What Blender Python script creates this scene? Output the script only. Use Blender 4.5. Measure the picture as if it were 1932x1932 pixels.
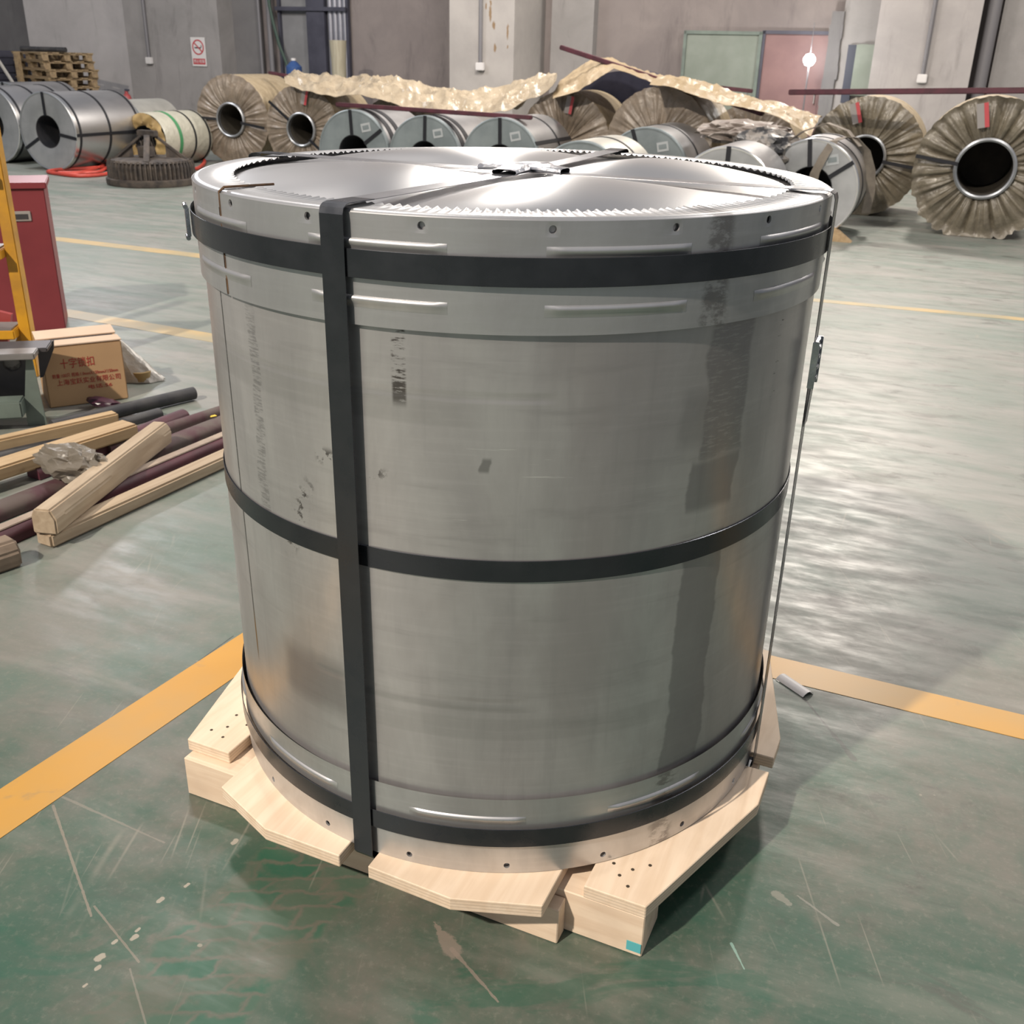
import bpy, bmesh, math, random
import numpy as np
from mathutils import Vector, Matrix, noise

random.seed(7)
rad = math.radians
scene = bpy.context.scene
for o in list(bpy.data.objects):
    bpy.data.objects.remove(o, do_unlink=True)

# ------------------------------------------------------------------ camera
FPX, PITCH, ROLL, CAMH = 1905.6, .4237, .0265, 1.5386
cam_d = bpy.data.cameras.new('camera')
cam_d.sensor_width = 36.0
cam_d.lens = FPX / 1932 * 36
cam_d.clip_start, cam_d.clip_end = .05, 200
cam_d.dof.use_dof = True
cam_d.dof.focus_distance = 1.75
cam_d.dof.aperture_fstop = 12
cam = bpy.data.objects.new('camera', cam_d)
scene.collection.objects.link(cam)
cam.matrix_world = Matrix.Translation((0, 0, CAMH)) @ Matrix.Rotation(math.pi/2 - PITCH, 4, 'X') @ Matrix.Rotation(ROLL, 4, 'Z')
scene.camera = cam

# ------------------------------------------------------------------ world, lamps, exposure
vs = scene.view_settings
vs.view_transform = 'Standard'; vs.look = 'None'; vs.gamma = 1; vs.use_curve_mapping = False
vs.exposure = 0.0
world = bpy.data.worlds.new('hall_ambient'); scene.world = world; world.use_nodes = True
bg = world.node_tree.nodes['Background']
bg.inputs[0].default_value = (.86, .90, 1.0, 1)
bg.inputs[1].default_value = .30

def area(name, loc, target, power, size, col=(1, .93, .84), spread=180):
    l = bpy.data.lights.new(name, 'AREA'); l.energy = power; l.size = size; l.shape = 'DISK'; l.color = col
    l.spread = rad(spread)
    o = bpy.data.objects.new(name, l); scene.collection.objects.link(o)
    o.location = loc
    o.rotation_euler = (Vector(target) - Vector(loc)).to_track_quat('-Z', 'Y').to_euler()
    return o
def bay_lamp(name, loc, power, radius, col=(1, .93, .86)):
    l = bpy.data.lights.new(name, 'POINT'); l.energy = power; l.shadow_soft_size = radius; l.color = col
    o = bpy.data.objects.new(name, l); scene.collection.objects.link(o); o.location = loc
area('key_floodlight', (-7.0, -5.0, 9.8), (0, 2.5, .6), 2450, .35, (1, .89, .76))
area('wall_floodlight', (5.4, 15.8, 7.2), (.6, 3.0, .3), 720, 1.0, (1, .92, .82))
bay_lamp('high_bay_lamp_ahead', (-.2, 14.2, 4.3), 620, .45)
bay_lamp('added_wall_wash_right', (7.6, 11.6, 5.4), 420, .35, (1, .90, .80))  # added to wash the back wall; no lamp known here
bay_lamp('high_bay_lamp_left', (-6.5, 14.6, 5.2), 620, .40, (.97, .97, 1))
area('added_fill_over_coils', (-2.5, 7.5, 8.0), (-1.5, 11, 0), 420, 1.0, (1, .93, .86))  # added fill above the coil row, not a known fixture
area('added_fill_over_aisle', (6.0, 5.5, 8.0), (4.0, 9.5, 0), 320, 1.0, (1, .93, .86))  # added fill above the right aisle, not a known fixture

# ------------------------------------------------------------------ pixel rays
def ray(px, py):
    a, b = px-966, py-966; cr, sr = math.cos(ROLL), math.sin(ROLL)
    u = cr*a + sr*b; v = -sr*a + cr*b
    c, s = math.cos(PITCH), math.sin(PITCH); up = -v/FPX
    return Vector((u/FPX, c+up*s, -s+up*c))
CO = Vector((0, 0, CAMH))
def onz(px, py, z=0.0):
    d = ray(px, py); return CO + d*((z-CAMH)/d.z)
YAW = rad(-22.5)
UA = Vector((math.cos(YAW), math.sin(YAW), 0)); VA = Vector((-math.sin(YAW), math.cos(YAW), 0))
def W(u, v, z=0.0): return UA*u + VA*v + Vector((0, 0, z))
def onv(px, py, v):
    d = ray(px, py); return CO + d*(v/d.dot(VA))
def uof(p): return p.dot(UA)

# ------------------------------------------------------------------ node helpers
class NT:
    def __init__(s, name):
        s.m = bpy.data.materials.new(name); s.m.use_nodes = True
        s.t = s.m.node_tree; s.n = s.t.nodes; s.b = s.n['Principled BSDF']
    def put(s, sock, v):
        if v is None: return
        if isinstance(v, bpy.types.NodeSocket): s.t.links.new(v, sock)
        else:
            if sock.type == 'RGBA' and hasattr(v, '__len__') and len(v) == 3: v = (*v, 1)
            sock.default_value = v
    def math(s, op, a, b=0.0, c=None, clamp=False):
        n = s.n.new('ShaderNodeMath'); n.operation = op; n.use_clamp = clamp
        s.put(n.inputs[0], a); s.put(n.inputs[1], b)
        if c is not None: s.put(n.inputs[2], c)
        return n.outputs[0]
    def coord(s, kind='Object'):
        return s.n.new('ShaderNodeTexCoord').outputs[kind]
    def geo(s): return s.n.new('ShaderNodeNewGeometry').outputs['Position']
    def mapping(s, vec, loc=(0, 0, 0), rot=(0, 0, 0), scale=(1, 1, 1)):
        n = s.n.new('ShaderNodeMapping'); s.put(n.inputs[0], vec)
        n.inputs[1].default_value = loc; n.inputs[2].default_value = rot; n.inputs[3].default_value = scale
        return n.outputs[0]
    def noise(s, vec, scale, detail=4, rough=.55, dist=0.0, color=False):
        n = s.n.new('ShaderNodeTexNoise'); s.put(n.inputs['Vector'], vec)
        n.inputs['Scale'].default_value = scale; n.inputs['Detail'].default_value = detail
        n.inputs['Roughness'].default_value = rough; n.inputs['Distortion'].default_value = dist
        return n.outputs['Color' if color else 'Fac']
    def voronoi(s, vec, scale, feature='F1', out='Distance', rnd=1.0):
        n = s.n.new('ShaderNodeTexVoronoi'); n.feature = feature; s.put(n.inputs['Vector'], vec)
        n.inputs['Scale'].default_value = scale; n.inputs['Randomness'].default_value = rnd
        return n.outputs[out]
    def ramp(s, fac, lo, hi, a=0.0, b=1.0, smooth=True):
        n = s.n.new('ShaderNodeMapRange'); n.interpolation_type = 'SMOOTHSTEP' if smooth else 'LINEAR'
        s.put(n.inputs[0], fac); s.put(n.inputs[1], lo); s.put(n.inputs[2], hi); s.put(n.inputs[3], a); s.put(n.inputs[4], b)
        return n.outputs[0]
    def band(s, x, lo, hi, soft):
        return s.math('MULTIPLY', s.ramp(x, lo-soft, lo+soft), s.ramp(x, hi-soft, hi+soft, 1, 0))
    def mix(s, fac, a, b, mode='MIX'):
        n = s.n.new('ShaderNodeMix'); n.data_type = 'RGBA'; n.blend_type = mode
        s.put(n.inputs[0], fac); s.put(n.inputs[6], a); s.put(n.inputs[7], b); return n.outputs[2]
    def sep(s, vec):
        n = s.n.new('ShaderNodeSeparateXYZ'); s.put(n.inputs[0], vec); return n.outputs
    def comb(s, x, y, z):
        n = s.n.new('ShaderNodeCombineXYZ'); s.put(n.inputs[0], x); s.put(n.inputs[1], y); s.put(n.inputs[2], z); return n.outputs[0]
    def bump(s, h, strength=.3, dist=.01):
        n = s.n.new('ShaderNodeBump'); n.inputs['Strength'].default_value = strength; n.inputs['Distance'].default_value = dist
        s.put(n.inputs['Height'], h); s.put(s.b.inputs['Normal'], n.outputs[0])
    def fin(s, col=None, rough=None, metal=None, spec=None):
        s.put(s.b.inputs['Base Color'], col); s.put(s.b.inputs['Roughness'], rough); s.put(s.b.inputs['Metallic'], metal)
        s.put(s.b.inputs['Specular IOR Level'], spec)
        return s.m

MATS = {}
def simple(name, c1, c2=None, scale=6, rough=.6, metal=0.0, bump=0.0, bscale=40, stretch=(1, 1, 1), lo=.35, hi=.65, spec=None):
    if name in MATS: return MATS[name]
    t = NT(name); v = t.mapping(t.coord(), scale=stretch)
    col = c1
    if c2 is not None: col = t.mix(t.ramp(t.noise(v, scale, 5), lo, hi), c1, c2)
    if bump: t.bump(t.noise(v, bscale, 4), bump, .01)
    MATS[name] = t.fin(col, rough, metal, spec); return MATS[name]

def srgb(r, g, b):
    f = lambda c: (c/12.92 if c <= .04045 else ((c+.055)/1.055)**2.4)
    return (f(r/255), f(g/255), f(b/255))

# ------------------------------------------------------------------ geometry helpers
def link(o): scene.collection.objects.link(o); return o
def tag(o, label, cat, group=None):
    o['label'] = label; o['category'] = cat
    if group: o['group'] = group
    return o
def thing(name, label, cat, loc=(0, 0, 0), rotz=0.0, group=None):
    o = link(bpy.data.objects.new(name, None)); o.empty_display_size = .1
    o.location = loc; o.rotation_euler = (0, 0, rotz)
    return tag(o, label, cat, group)

class G:
    def __init__(s): s.v = []; s.f = []
    def add(s, vs, fs):
        k = len(s.v); s.v += [Vector(p) for p in vs]; s.f += [tuple(i+k for i in f) for f in fs]; return s
    def box(s, c, size, R=None):
        a, b, d = [x/2 for x in size]
        P = [Vector((x, y, z)) for z in (-d, d) for y in (-b, b) for x in (-a, a)]
        if R is not None: P = [R @ p for p in P]
        return s.add([p+Vector(c) for p in P], [(0, 2, 3, 1), (4, 5, 7, 6), (0, 1, 5, 4), (2, 6, 7, 3), (0, 4, 6, 2), (1, 3, 7, 5)])
    def beam(s, p0, p1, w, h, up=(0, 0, 1)):
        p0, p1 = Vector(p0), Vector(p1); d = (p1-p0); L = d.length; d.normalize()
        x = d.cross(Vector(up)).normalized(); z = x.cross(d).normalized()
        R = Matrix((x, d, z)).transposed()
        return s.box((p0+p1)/2, (w, L, h), R)
    def prism(s, poly, z0, z1):
        n = len(poly)
        return s.add([(x, y, z0) for x, y in poly] + [(x, y, z1) for x, y in poly],
                     [tuple(range(n-1, -1, -1)), tuple(range(n, 2*n))] + [(i, (i+1) % n, n+(i+1) % n, n+i) for i in range(n)])
    def lathe(s, prof, seg=48, a0=0.0, a1=2*math.pi, axis='Z', c=(0, 0, 0)):
        full = abs(a1-a0-2*math.pi) < 1e-6; n = seg if full else seg+1; vs = []
        for i in range(n):
            a = a0 + (a1-a0)*i/seg; ca, sa = math.cos(a), math.sin(a)
            for r, z in prof:
                p = Vector((r*ca, r*sa, z)) if axis == 'Z' else Vector((r*ca, z, r*sa))
                vs.append(p+Vector(c))
        m = len(prof); fs = []
        for i in range(seg):
            j = (i+1) % n
            for k in range(m-1): 
                q = (i*m+k, j*m+k, j*m+k+1, i*m+k+1)
                fs.append(q if axis == 'Z' else q[::-1])
        return s.add(vs, fs)
    def tube(s, pts, r, seg=8, closed=False, cap=True):
        pts = [Vector(p) for p in pts]; n = len(pts); vs = []; prev = None
        for i, p in enumerate(pts):
            a = pts[(i-1) % n] if (closed or i > 0) else p; b = pts[(i+1) % n] if (closed or i < n-1) else p
            d = (b-a).normalized()
            if prev is None: x = d.orthogonal().normalized()
            else: x = (prev - d*prev.dot(d)).normalized()
            prev = x; y = d.cross(x); rr = r[i] if hasattr(r, '__len__') else r
            for k in range(seg):
                t = 2*math.pi*k/seg; vs.append(p + (x*math.cos(t)+y*math.sin(t))*rr)
        fs = []; N = n if closed else n-1
        for i in range(N):
            j = (i+1) % n
            for k in range(seg): fs.append((i*seg+k, i*seg+(k+1) % seg, j*seg+(k+1) % seg, j*seg+k))
        if cap and not closed: fs += [tuple(range(seg-1, -1, -1)), tuple((n-1)*seg+k for k in range(seg))]
        return s.add(vs, fs)
    def grid(s, fn, nu, nv, cu=False):
        vs = [fn(i/(nu if cu else nu-1), j/(nv-1)) for i in range(nu) for j in range(nv)]
        fs = []
        for i in range(nu if cu else nu-1):
            for j in range(nv-1): fs.append((i*nv+j, ((i+1) % nu)*nv+j, ((i+1) % nu)*nv+j+1, i*nv+j+1))
        return s.add(vs, fs)
    def build(s, name, mat, parent=None, smooth=False, bevel=0.0, off=None, ang=40, thick=0.0, bseg=2):
        me = bpy.data.meshes.new(name)
        off = Vector(off) if off is not None else Vector((0, 0, 0))
        me.from_pydata([tuple(p-off) for p in s.v], [], s.f)
        if bevel or thick:
            bm = bmesh.new(); bm.from_mesh(me)
            if thick:
                bmesh.ops.recalc_face_normals(bm, faces=bm.faces)
                bmesh.ops.solidify(bm, geom=bm.faces[:], thickness=thick)
            if bevel:
                es = [e for e in bm.edges if len(e.link_faces) == 2 and e.calc_face_angle(0) > rad(30)]
                bmesh.ops.bevel(bm, geom=es, offset=bevel, segments=bseg, affect='EDGES', clamp_overlap=True)
            bm.to_mesh(me); bm.free()
        me.materials.append(mat)
        if smooth:
            me.polygons.foreach_set('use_smooth', [True]*len(me.polygons)); me.set_sharp_from_angle(angle=rad(ang))
        me.update()
        o = link(bpy.data.objects.new(name, me))
        if parent is not None: o.parent = parent
        return o
def struct(o): o['kind'] = 'structure'; return o
def copy_tree(o, parent=None):
    c = o.copy(); link(c); c.parent = parent
    for ch in [k for k in bpy.data.objects if k.parent == o]: copy_tree(ch, c)
    return c
def nz(x, y=0.0, z=0.0): return noise.noise(Vector((x, y, z)))

# ------------------------------------------------------------------ materials
def floor_material():
    t = NT('painted_concrete_floor'); p = t.geo(); x, y, _ = t.sep(p)
    pr = t.mapping(p, rot=(0, 0, rad(22.5)))                 # axes along the bay
    green = (.036, .086, .058); dust = (.122, .116, .094)
    n1 = t.noise(p, 1.3, 7, .66, .5); n2 = t.noise(t.mapping(pr, scale=(.55, 2.4, 1)), 2.2, 6, .6, .3)
    n3 = t.noise(p, 9, 6, .7, .4)
    col = t.mix(t.ramp(t.math('ADD', t.math('MULTIPLY', n1, .75), t.math('MULTIPLY', n3, .25)), .40, .62), green, dust)
    col = t.mix(t.math('MULTIPLY', t.ramp(n2, .50, .72), .45), col, (.22, .21, .18))
    # the trafficked aisle is rubbed paler
    far = t.ramp(t.math('ADD', y, t.math('MULTIPLY', t.noise(p, 1.5, 4), 1.6)), 2.2, 4.6)
    col = t.mix(t.math('MULTIPLY', far, .60), col, t.mix(t.ramp(n2, .35, .65), (.225, .25, .225), (.31, .30, .285)))
    grime = t.noise(t.mapping(pr, scale=(.8, 1.7, 1)), 4.5, 7, .68, 1.0)
    gm = t.math('MULTIPLY', t.ramp(grime, .53, .70), t.ramp(x, .3, 1.0, .22, .62))
    col = t.mix(gm, col, (.062, .056, .050))
    fine = t.noise(p, 60, 4, .7); col = t.mix(t.math('MULTIPLY', t.ramp(fine, .5, .75), .25), col, (.26, .24, .20))
    # unworn deep green: smears beside the pallet and a tyre track
    dgreen = (.010, .085, .050)
    near = t.math('MULTIPLY', t.ramp(y, 1.35, 2.1, 1, 0), t.ramp(x, .4, .9, 1, 0))
    blot = t.ramp(t.noise(t.mapping(p, rot=(0, 0, rad(-40)), scale=(1, 2.2, 1)), 2.6, 6, .6, .9), .55, .63)
    col = t.mix(t.math('MULTIPLY', t.math('MULTIPLY', blot, near), .5), col, dgreen)
    ta, tb = onz(600, 1630), onz(300, 1932); td = (ta-tb).normalized(); ca, sa = td.x, td.y
    tx, ty, _ = t.sep(t.mapping(p, loc=(-ta.x, -ta.y, 0)))
    wob = t.math('MULTIPLY', t.math('SUBTRACT', t.noise(p, 11, 4, .6), .5), .075)
    wob2 = t.math('MULTIPLY', t.math('SUBTRACT', t.noise(t.mapping(p, loc=(4, 7, 0)), 13, 4, .6), .5), .045)
    along = t.math('ADD', wob2, t.math('ADD', t.math('MULTIPLY', tx, ca), t.math('MULTIPLY', ty, sa)))
    across = t.math('ADD', wob, t.math('ADD', t.math('MULTIPLY', tx, -sa), t.math('MULTIPLY', ty, ca)))
    br = t.n.new('ShaderNodeTexBrick'); br.offset = .5
    t.put(br.inputs['Vector'], t.comb(across, t.math('ADD', along, t.math('MULTIPLY', across, .55)), 0))
    br.inputs['Color1'].default_value = (1, 1, 1, 1); br.inputs['Color2'].default_value = (.45, .45, .45, 1); br.inputs['Mortar'].default_value = (0, 0, 0, 1)
    br.inputs['Scale'].default_value = 1; br.inputs['Mortar Size'].default_value = .009; br.inputs['Brick Width'].default_value = .100; br.inputs['Row Height'].default_value = .046
    br.inputs['Mortar Smooth'].default_value = 1.0
    tr = t.math('MULTIPLY', t.band(across, -.125, .125, .01), t.band(along, -.75, .02, .06))
    lug = t.math('MULTIPLY', t.math('MULTIPLY', t.sep(br.outputs['Color'])[0], tr), t.ramp(t.noise(p, 6, 5, .6), .38, .52, .15, 1))
    col = t.mix(t.math('MULTIPLY', tr, .65), col, (.115, .108, .082))
    col = t.mix(t.math('MULTIPLY', lug, .85), col, (.012, .098, .058))
    # scratches and scrapes: long random ones, then the ones that can be pointed at
    for k, (ang, sc, w, amt) in enumerate(((20, 5, .008, .45), (-65, 4, .007, .5), (75, 3, .006, .35), (-20, 3.2, .007, .45))):
        q = t.mapping(p, loc=(k*3.1, k*1.7, 0), rot=(0, 0, rad(ang)), scale=(1, .12, 1))
        e = t.voronoi(q, sc, 'DISTANCE_TO_EDGE')
        m = t.math('MULTIPLY', t.ramp(e, 0, w, 1, 0), t.ramp(t.noise(t.mapping(p, loc=(k*5, 0, 0)), 2.2, 3), .56, .64))
        col = t.mix(t.math('MULTIPLY', m, amt), col, (.27, .25, .205))
    jit = t.math('MULTIPLY', t.math('SUBTRACT', t.noise(p, 38, 4, .7), .5), .030)
    def seg(p0, p1, w0, w1, colr, amt):
        nonlocal col
        a, b = onz(*p0), onz(*p1); d = b-a; L2 = d.length_squared
        hx = t.math('SUBTRACT', x, a.x); hy = t.math('SUBTRACT', y, a.y)
        h = t.math('DIVIDE', t.math('ADD', t.math('MULTIPLY', hx, d.x), t.math('MULTIPLY', hy, d.y)), L2, clamp=True)
        ex = t.math('SUBTRACT', hx, t.math('MULTIPLY', h, d.x)); ey = t.math('SUBTRACT', hy, t.math('MULTIPLY', h, d.y))
        dist = t.math('SQRT', t.math('ADD', t.math('MULTIPLY', ex, ex), t.math('MULTIPLY', ey, ey)))
        w = t.math('ADD', t.math('MULTIPLY', h, w1-w0), w0)
        dist = t.math('ADD', dist, t.math('MULTIPLY', jit, min(1, max(w0, w1)*60)))
        m = t.ramp(t.math('DIVIDE', dist, w), .7, 1.05, 1, 0)
        col = t.mix(t.math('MULTIPLY', m, amt), col, colr)
    PK = (.25, .20, .165)
    seg((820, 1740), (852, 1790), .004, .022, PK, .7); seg((852, 1790), (940, 1890), .005, .002, PK, .7)
    seg((85, 1462), (100, 1520), .010, .003, (.10, .08, .05), .6); seg((100, 1520), (172, 1728), .0035, .0025, (.22, .19, .15), .8)
    seg((115, 1502), (310, 1590), .004, .002, (.22, .20, .165), .6); seg((178, 1710), (262, 1815), .0025, .0025, (.22, .19, .15), .7)
    seg((0, 1489), (240, 1345), .0022, .0022, (.03, .03, .025), .8); seg((240, 1345), (440, 1200), .0022, .0022, (.03, .03, .025), .8)
    seg((1465, 1255), (1560, 1370), .006, .003, (.06, .055, .05), .7); seg((1560, 1370), (1610, 1432), .004, .010, (.06, .055, .05), .6)
    seg((1380, 1780), (1404, 1828), .003, .002, (.25, .40, .34), .7); seg((245, 1828), (275, 1932), .002, .002, (.22, .20, .165), .6)
    seg((1505, 1690), (1580, 1745), .002, .004, (.25, .24, .21), .6); seg((1465, 1688), (1490, 1705), .012, .006, (.25, .24, .20), .6)
    for (px, py, r_) in ((186, 1808, .012), (250, 1771, .009), (214, 1779, .006), (182, 1828, .008), (300, 1700, .008), (158, 1861, .005), (440, 1590, .009), (258, 1756, .006), (350, 1672, .006)):
        seg((px, py), (px+5, py-4), r_*.7, r_*.7, (.36, .32, .26), .85)
    sp = t.voronoi(p, 26, 'F1'); msk = t.ramp(t.noise(p, 2.6, 2), .60, .68)
    col = t.mix(t.math('MULTIPLY', t.math('MULTIPLY', t.ramp(sp, .08, .13, 1, 0), msk), .6), col, (.36, .32, .26))
    r = t.ramp(t.noise(t.mapping(pr, scale=(.7, 2.2, 1)), 6, 6, .65), .3, .7, .36, .56)
    t.bump(t.noise(t.mapping(pr, scale=(.6, 2.2, 1)), 9, 5, .6), .08, .01)
    return t.fin(col, r, 0, .5)
FLOOR = floor_material()

def paint_line():
    t = NT('yellow_line_paint'); p = t.geo()
    n = t.noise(p, 5, 6, .65, .6)
    col = t.mix(t.ramp(t.noise(p, 2.0, 4), .35, .7), (.52, .26, .030), (.43, .255, .075))
    col = t.mix(t.math('MULTIPLY', t.ramp(n, .56, .70), .6), col, (.19, .17, .12))
    return t.fin(col, .42, 0, .5)
YELLOW_LINE = paint_line()
def faded_line():
    t = NT('faded_yellow_line_paint'); p = t.geo()
    col = t.mix(t.ramp(t.noise(p, 3.0, 5), .35, .65), (.50, .36, .17), (.36, .31, .20))
    return t.fin(col, .36, 0, .5)
FADED_LINE = faded_line()

def wood(name, c1, c2, axis=0, scale=1.0, knots=True, rough=.65, plies=False):
    t = NT(name); v = t.coord()
    sc = [14.0*scale]*3; sc[axis] = 1.0*scale
    g = t.noise(t.mapping(v, scale=tuple(sc)), 2.6, 6, .6, .5)
    col = t.mix(t.ramp(g, .30, .70), c1, c2)
    g2 = t.noise(v, 5, 4); col = t.mix(t.math('MULTIPLY', t.ramp(g2, .5, .75), .35), col, tuple(c*.72 for c in c2))
    if knots:
        k = t.voronoi(t.mapping(v, scale=tuple(.35 if i == axis else 1 for i in range(3))), 7)
        col = t.mix(t.math('MULTIPLY', t.ramp(k, .05, .13, 1, 0), .5), col, tuple(c*.35 for c in c2))
    if plies:
        st = t.math('SINE', t.math('MULTIPLY', t.math('ADD', t.sep(v)[2], .0004), 2*math.pi/.0072)); side = t.ramp(t.math('ABSOLUTE', t.sep(t.n.new('ShaderNodeNewGeometry').outputs['Normal'])[2]), .3, .7, 1, 0)
        col = t.mix(t.math('MULTIPLY', t.math('MULTIPLY', t.ramp(st, .2, .9), side), .38), col, tuple(c*.5 for c in c2))
    t.bump(g, .12, .004)
    return t.fin(col, rough, 0, .3)
PINE = wood('pale_new_pine', (.80, .65, .50), (.71, .55, .40), 1, 1, False, plies=True)
PINE_X = wood('pale_new_pine_crosswise', (.78, .63, .48), (.68, .52, .38), 0, 1, False)
TIMBER = wood('weathered_timber', (.44, .35, .25), (.33, .25, .17), 1, .8)
PLANK = wood('yellowed_plank', (.47, .34, .20), (.36, .25, .14), 1, .8)
PALLET_OLD = wood('old_pallet_wood', (.34, .25, .14), (.20, .14, .085), 0, .6, False)

def metal_sheet(name, base, rough=.36, stains=False, dirt=0.0, dull=.92):
    t = NT(name); v = t.coord(); x, y, z = t.sep(v)
    ang = t.math('MULTIPLY', t.math('ARCTAN2', y, x), 180/math.pi)
    cyl = t.comb(t.math('MULTIPLY', ang, .0105), z, 0)
    n = t.noise(t.mapping(cyl, scale=(1, .35, 1)), 4.5, 6, .62, .3)
    br = t.noise(t.mapping(cyl, scale=(1, 18, 1)), 5, 4, .6)
    col = t.mix(t.ramp(n, .32, .70), base, tuple(c*.72 for c in base))
    col = t.mix(t.math('MULTIPLY', t.ramp(br, .45, .8), .18), col, tuple(min(1, c*1.25) for c in base))
    rr = t.ramp(n, .3, .75, rough-.05, rough+.10)
    if stains:
        pt = t.noise(t.mapping(cyl, loc=(2.3, 1.1, 0), scale=(1, .55, 1)), 2.4, 5, .6, .5)
        col = t.mix(t.math('MULTIPLY', t.ramp(pt, .42, .62), .55), col, (.40, .375, .375))
        vb_ = t.noise(t.mapping(cyl, scale=(9, .5, 1)), 4, 4, .6); col = t.mix(t.math('MULTIPLY', t.ramp(vb_, .5, .8), .30), col, (.33, .32, .33))
        nx = t.math('SUBTRACT', t.noise(t.mapping(cyl, scale=(.4, 1, 1)), 9, 5), .5)
        nf = t.noise(t.mapping(cyl, scale=(1, 6, 1)), 30, 4, .7)
        aw = t.math('ADD', ang, t.math('MULTIPLY', nx, 5)); zw = t.math('ADD', z, t.math('MULTIPLY', nx, .05))
        # the tall dark stain with torn edges
        m = t.math('MULTIPLY', t.band(aw, -58.6, -49.6, .35), t.band(zw, .18, .66, .006))
        m = t.math('MAXIMUM', m, t.math('MULTIPLY', t.band(aw, -58.8, -48.0, .35), t.band(zw, .715, .80, .01)))
        m2 = t.math('MULTIPLY', t.band(aw, -57.2, -47.6, .5), t.band(zw, .80, 1.10, .02))
        m2 = t.math('MULTIPLY', m2, t.ramp(nf, .36, .50, .45, 1))
        m = t.math('MAXIMUM', m, m2)
        m = t.math('MAXIMUM', m, t.math('MULTIPLY', t.math('MULTIPLY', t.band(aw, -62, -55, 1.2), t.band(zw, .83, .92, .02)), .6))
        col = t.mix(t.math('MULTIPLY', m, .55), col, (.20, .19, .20))
        # brown scuffed streak right of the front strap
        b = t.math('MULTIPLY', t.band(ang, -107.2, -105.0, .25), t.band(z, .915, 1.07, .01))
        b = t.math('MULTIPLY', b, t.ramp(t.math('ADD', nf, t.ramp(z, .92, .99, .16, -.03)), .50, .62))
        col = t.mix(t.math('MULTIPLY', b, .85), col, (.045, .034, .028))
        # dark seam line with rust at its foot
        sm = t.math('MULTIPLY', t.band(t.math('ADD', ang, t.math('MULTIPLY', z, 2.3)), -145.35, -144.75, .1), t.band(z, .31, 1.14, .03))
        col = t.mix(t.math('MULTIPLY', sm, t.ramp(nf, .3, .45, .4, .85)), col, (.028, .026, .025))
        ru = t.math('MULTIPLY', sm, t.ramp(z, .36, .42, 1, 0)); col = t.mix(ru, col, (.30, .15, .035))
        # rubbed diagonal smears, a band of bright scuffs with their glints painted white, grease by the straps
        dg = t.noise(t.mapping(cyl, rot=(0, 0, rad(-38)), scale=(1, 9, 1)), 2.2, 5, .65, .3)
        col = t.mix(t.math('MULTIPLY', t.ramp(dg, .54, .70), .35), col, (.34, .325, .33))
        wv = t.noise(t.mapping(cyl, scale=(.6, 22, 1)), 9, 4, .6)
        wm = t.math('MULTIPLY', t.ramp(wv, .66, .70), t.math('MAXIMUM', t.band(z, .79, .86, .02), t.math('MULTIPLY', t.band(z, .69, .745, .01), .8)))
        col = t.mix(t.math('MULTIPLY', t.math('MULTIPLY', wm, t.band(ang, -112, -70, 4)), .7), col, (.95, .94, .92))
        gr = t.ramp(t.noise(cyl, 42, 5, .7), .53, .60)
        gz = t.math('MAXIMUM', t.math('MULTIPLY', t.band(ang, -121.5, -118, 1), t.band(z, .79, .815, .008)), t.math('MULTIPLY', t.band(ang, -113, -109, 1.5), t.band(z, .785, .80, .006)))
        gz = t.math('MAXIMUM', gz, t.math('MULTIPLY', t.band(t.math('ADD', ang, t.math('MULTIPLY', z, -40)), -155.2, -152.4, 1), t.band(z, .60, .745, .02)))
        col = t.mix(t.math('MULTIPLY', gz, t.math('MULTIPLY', gr, .8)), col, (.05, .042, .038))
        # faint lap edges in the sheet
        for (za, zb, a0_, a1_, am) in ((.36, .375, -114, -86, .35), (.885, .935, -150, -95, .22), (.30, .345, -113, -60, .18)):
            col = t.mix(t.math('MULTIPLY', t.math('MULTIPLY', t.band(z, za, zb, .004), t.band(aw, a0_, a1_, 3)), am), col, (.27, .27, .26))
        # greasy fingers left of the strap, and a darker patch low down
        sx = t.math('MULTIPLY', t.band(aw, -137.5, -134.8, .3), t.band(z, .64, 1.02, .05))
        col = t.mix(t.math('MULTIPLY', sx, t.ramp(nf, .42, .6, 0, .5)), col, (.15, .145, .15))
        dk = t.math('MULTIPLY', t.band(aw, -134, -117, 2.5), t.band(zw, .29, .40, .03))
        col = t.mix(t.math('MULTIPLY', dk, .5), col, (.15, .132, .13))
        # a smudge of oil
        sx2 = t.math('MULTIPLY', t.band(aw, -93.6, -92.0, .2), t.band(z, .812, .835, .004)); col = t.mix(t.math('MULTIPLY', sx2, .6), col, (.13, .13, .125))
        # row of little drips
        dr = t.math('MULTIPLY', t.band(ang, -39.6, -38.2, .2), t.band(z, .82, 1.14, .01)); col = t.mix(t.math('MULTIPLY', dr, t.ramp(nf, .60, .64)), col, (.03, .025, .022))
        # creases left by handling
        cr = t.math('ADD', t.math('MULTIPLY', t.band(z, .928, .940, .005), t.band(ang, -150, -83, 2)), t.math('MULTIPLY', t.band(z, .372, .384, .005), t.band(ang, -125, -86, 2)))
        big = t.noise(t.mapping(cyl, scale=(1, .6, 1)), 3.2, 3)
        t.bump(t.math('ADD', t.math('MULTIPLY', big, .9), t.math('MULTIPLY', cr, -.10)), .30, .02)
    else:
        sm = t.noise(t.mapping(cyl, scale=(1, 2, 1)), 16, 5, .7)
        d = t.math('MULTIPLY', t.band(t.math('ADD', ang, t.math('MULTIPLY', sm, 5)), -57.5, -53, .8), t.ramp(sm, .42, .55))
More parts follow.
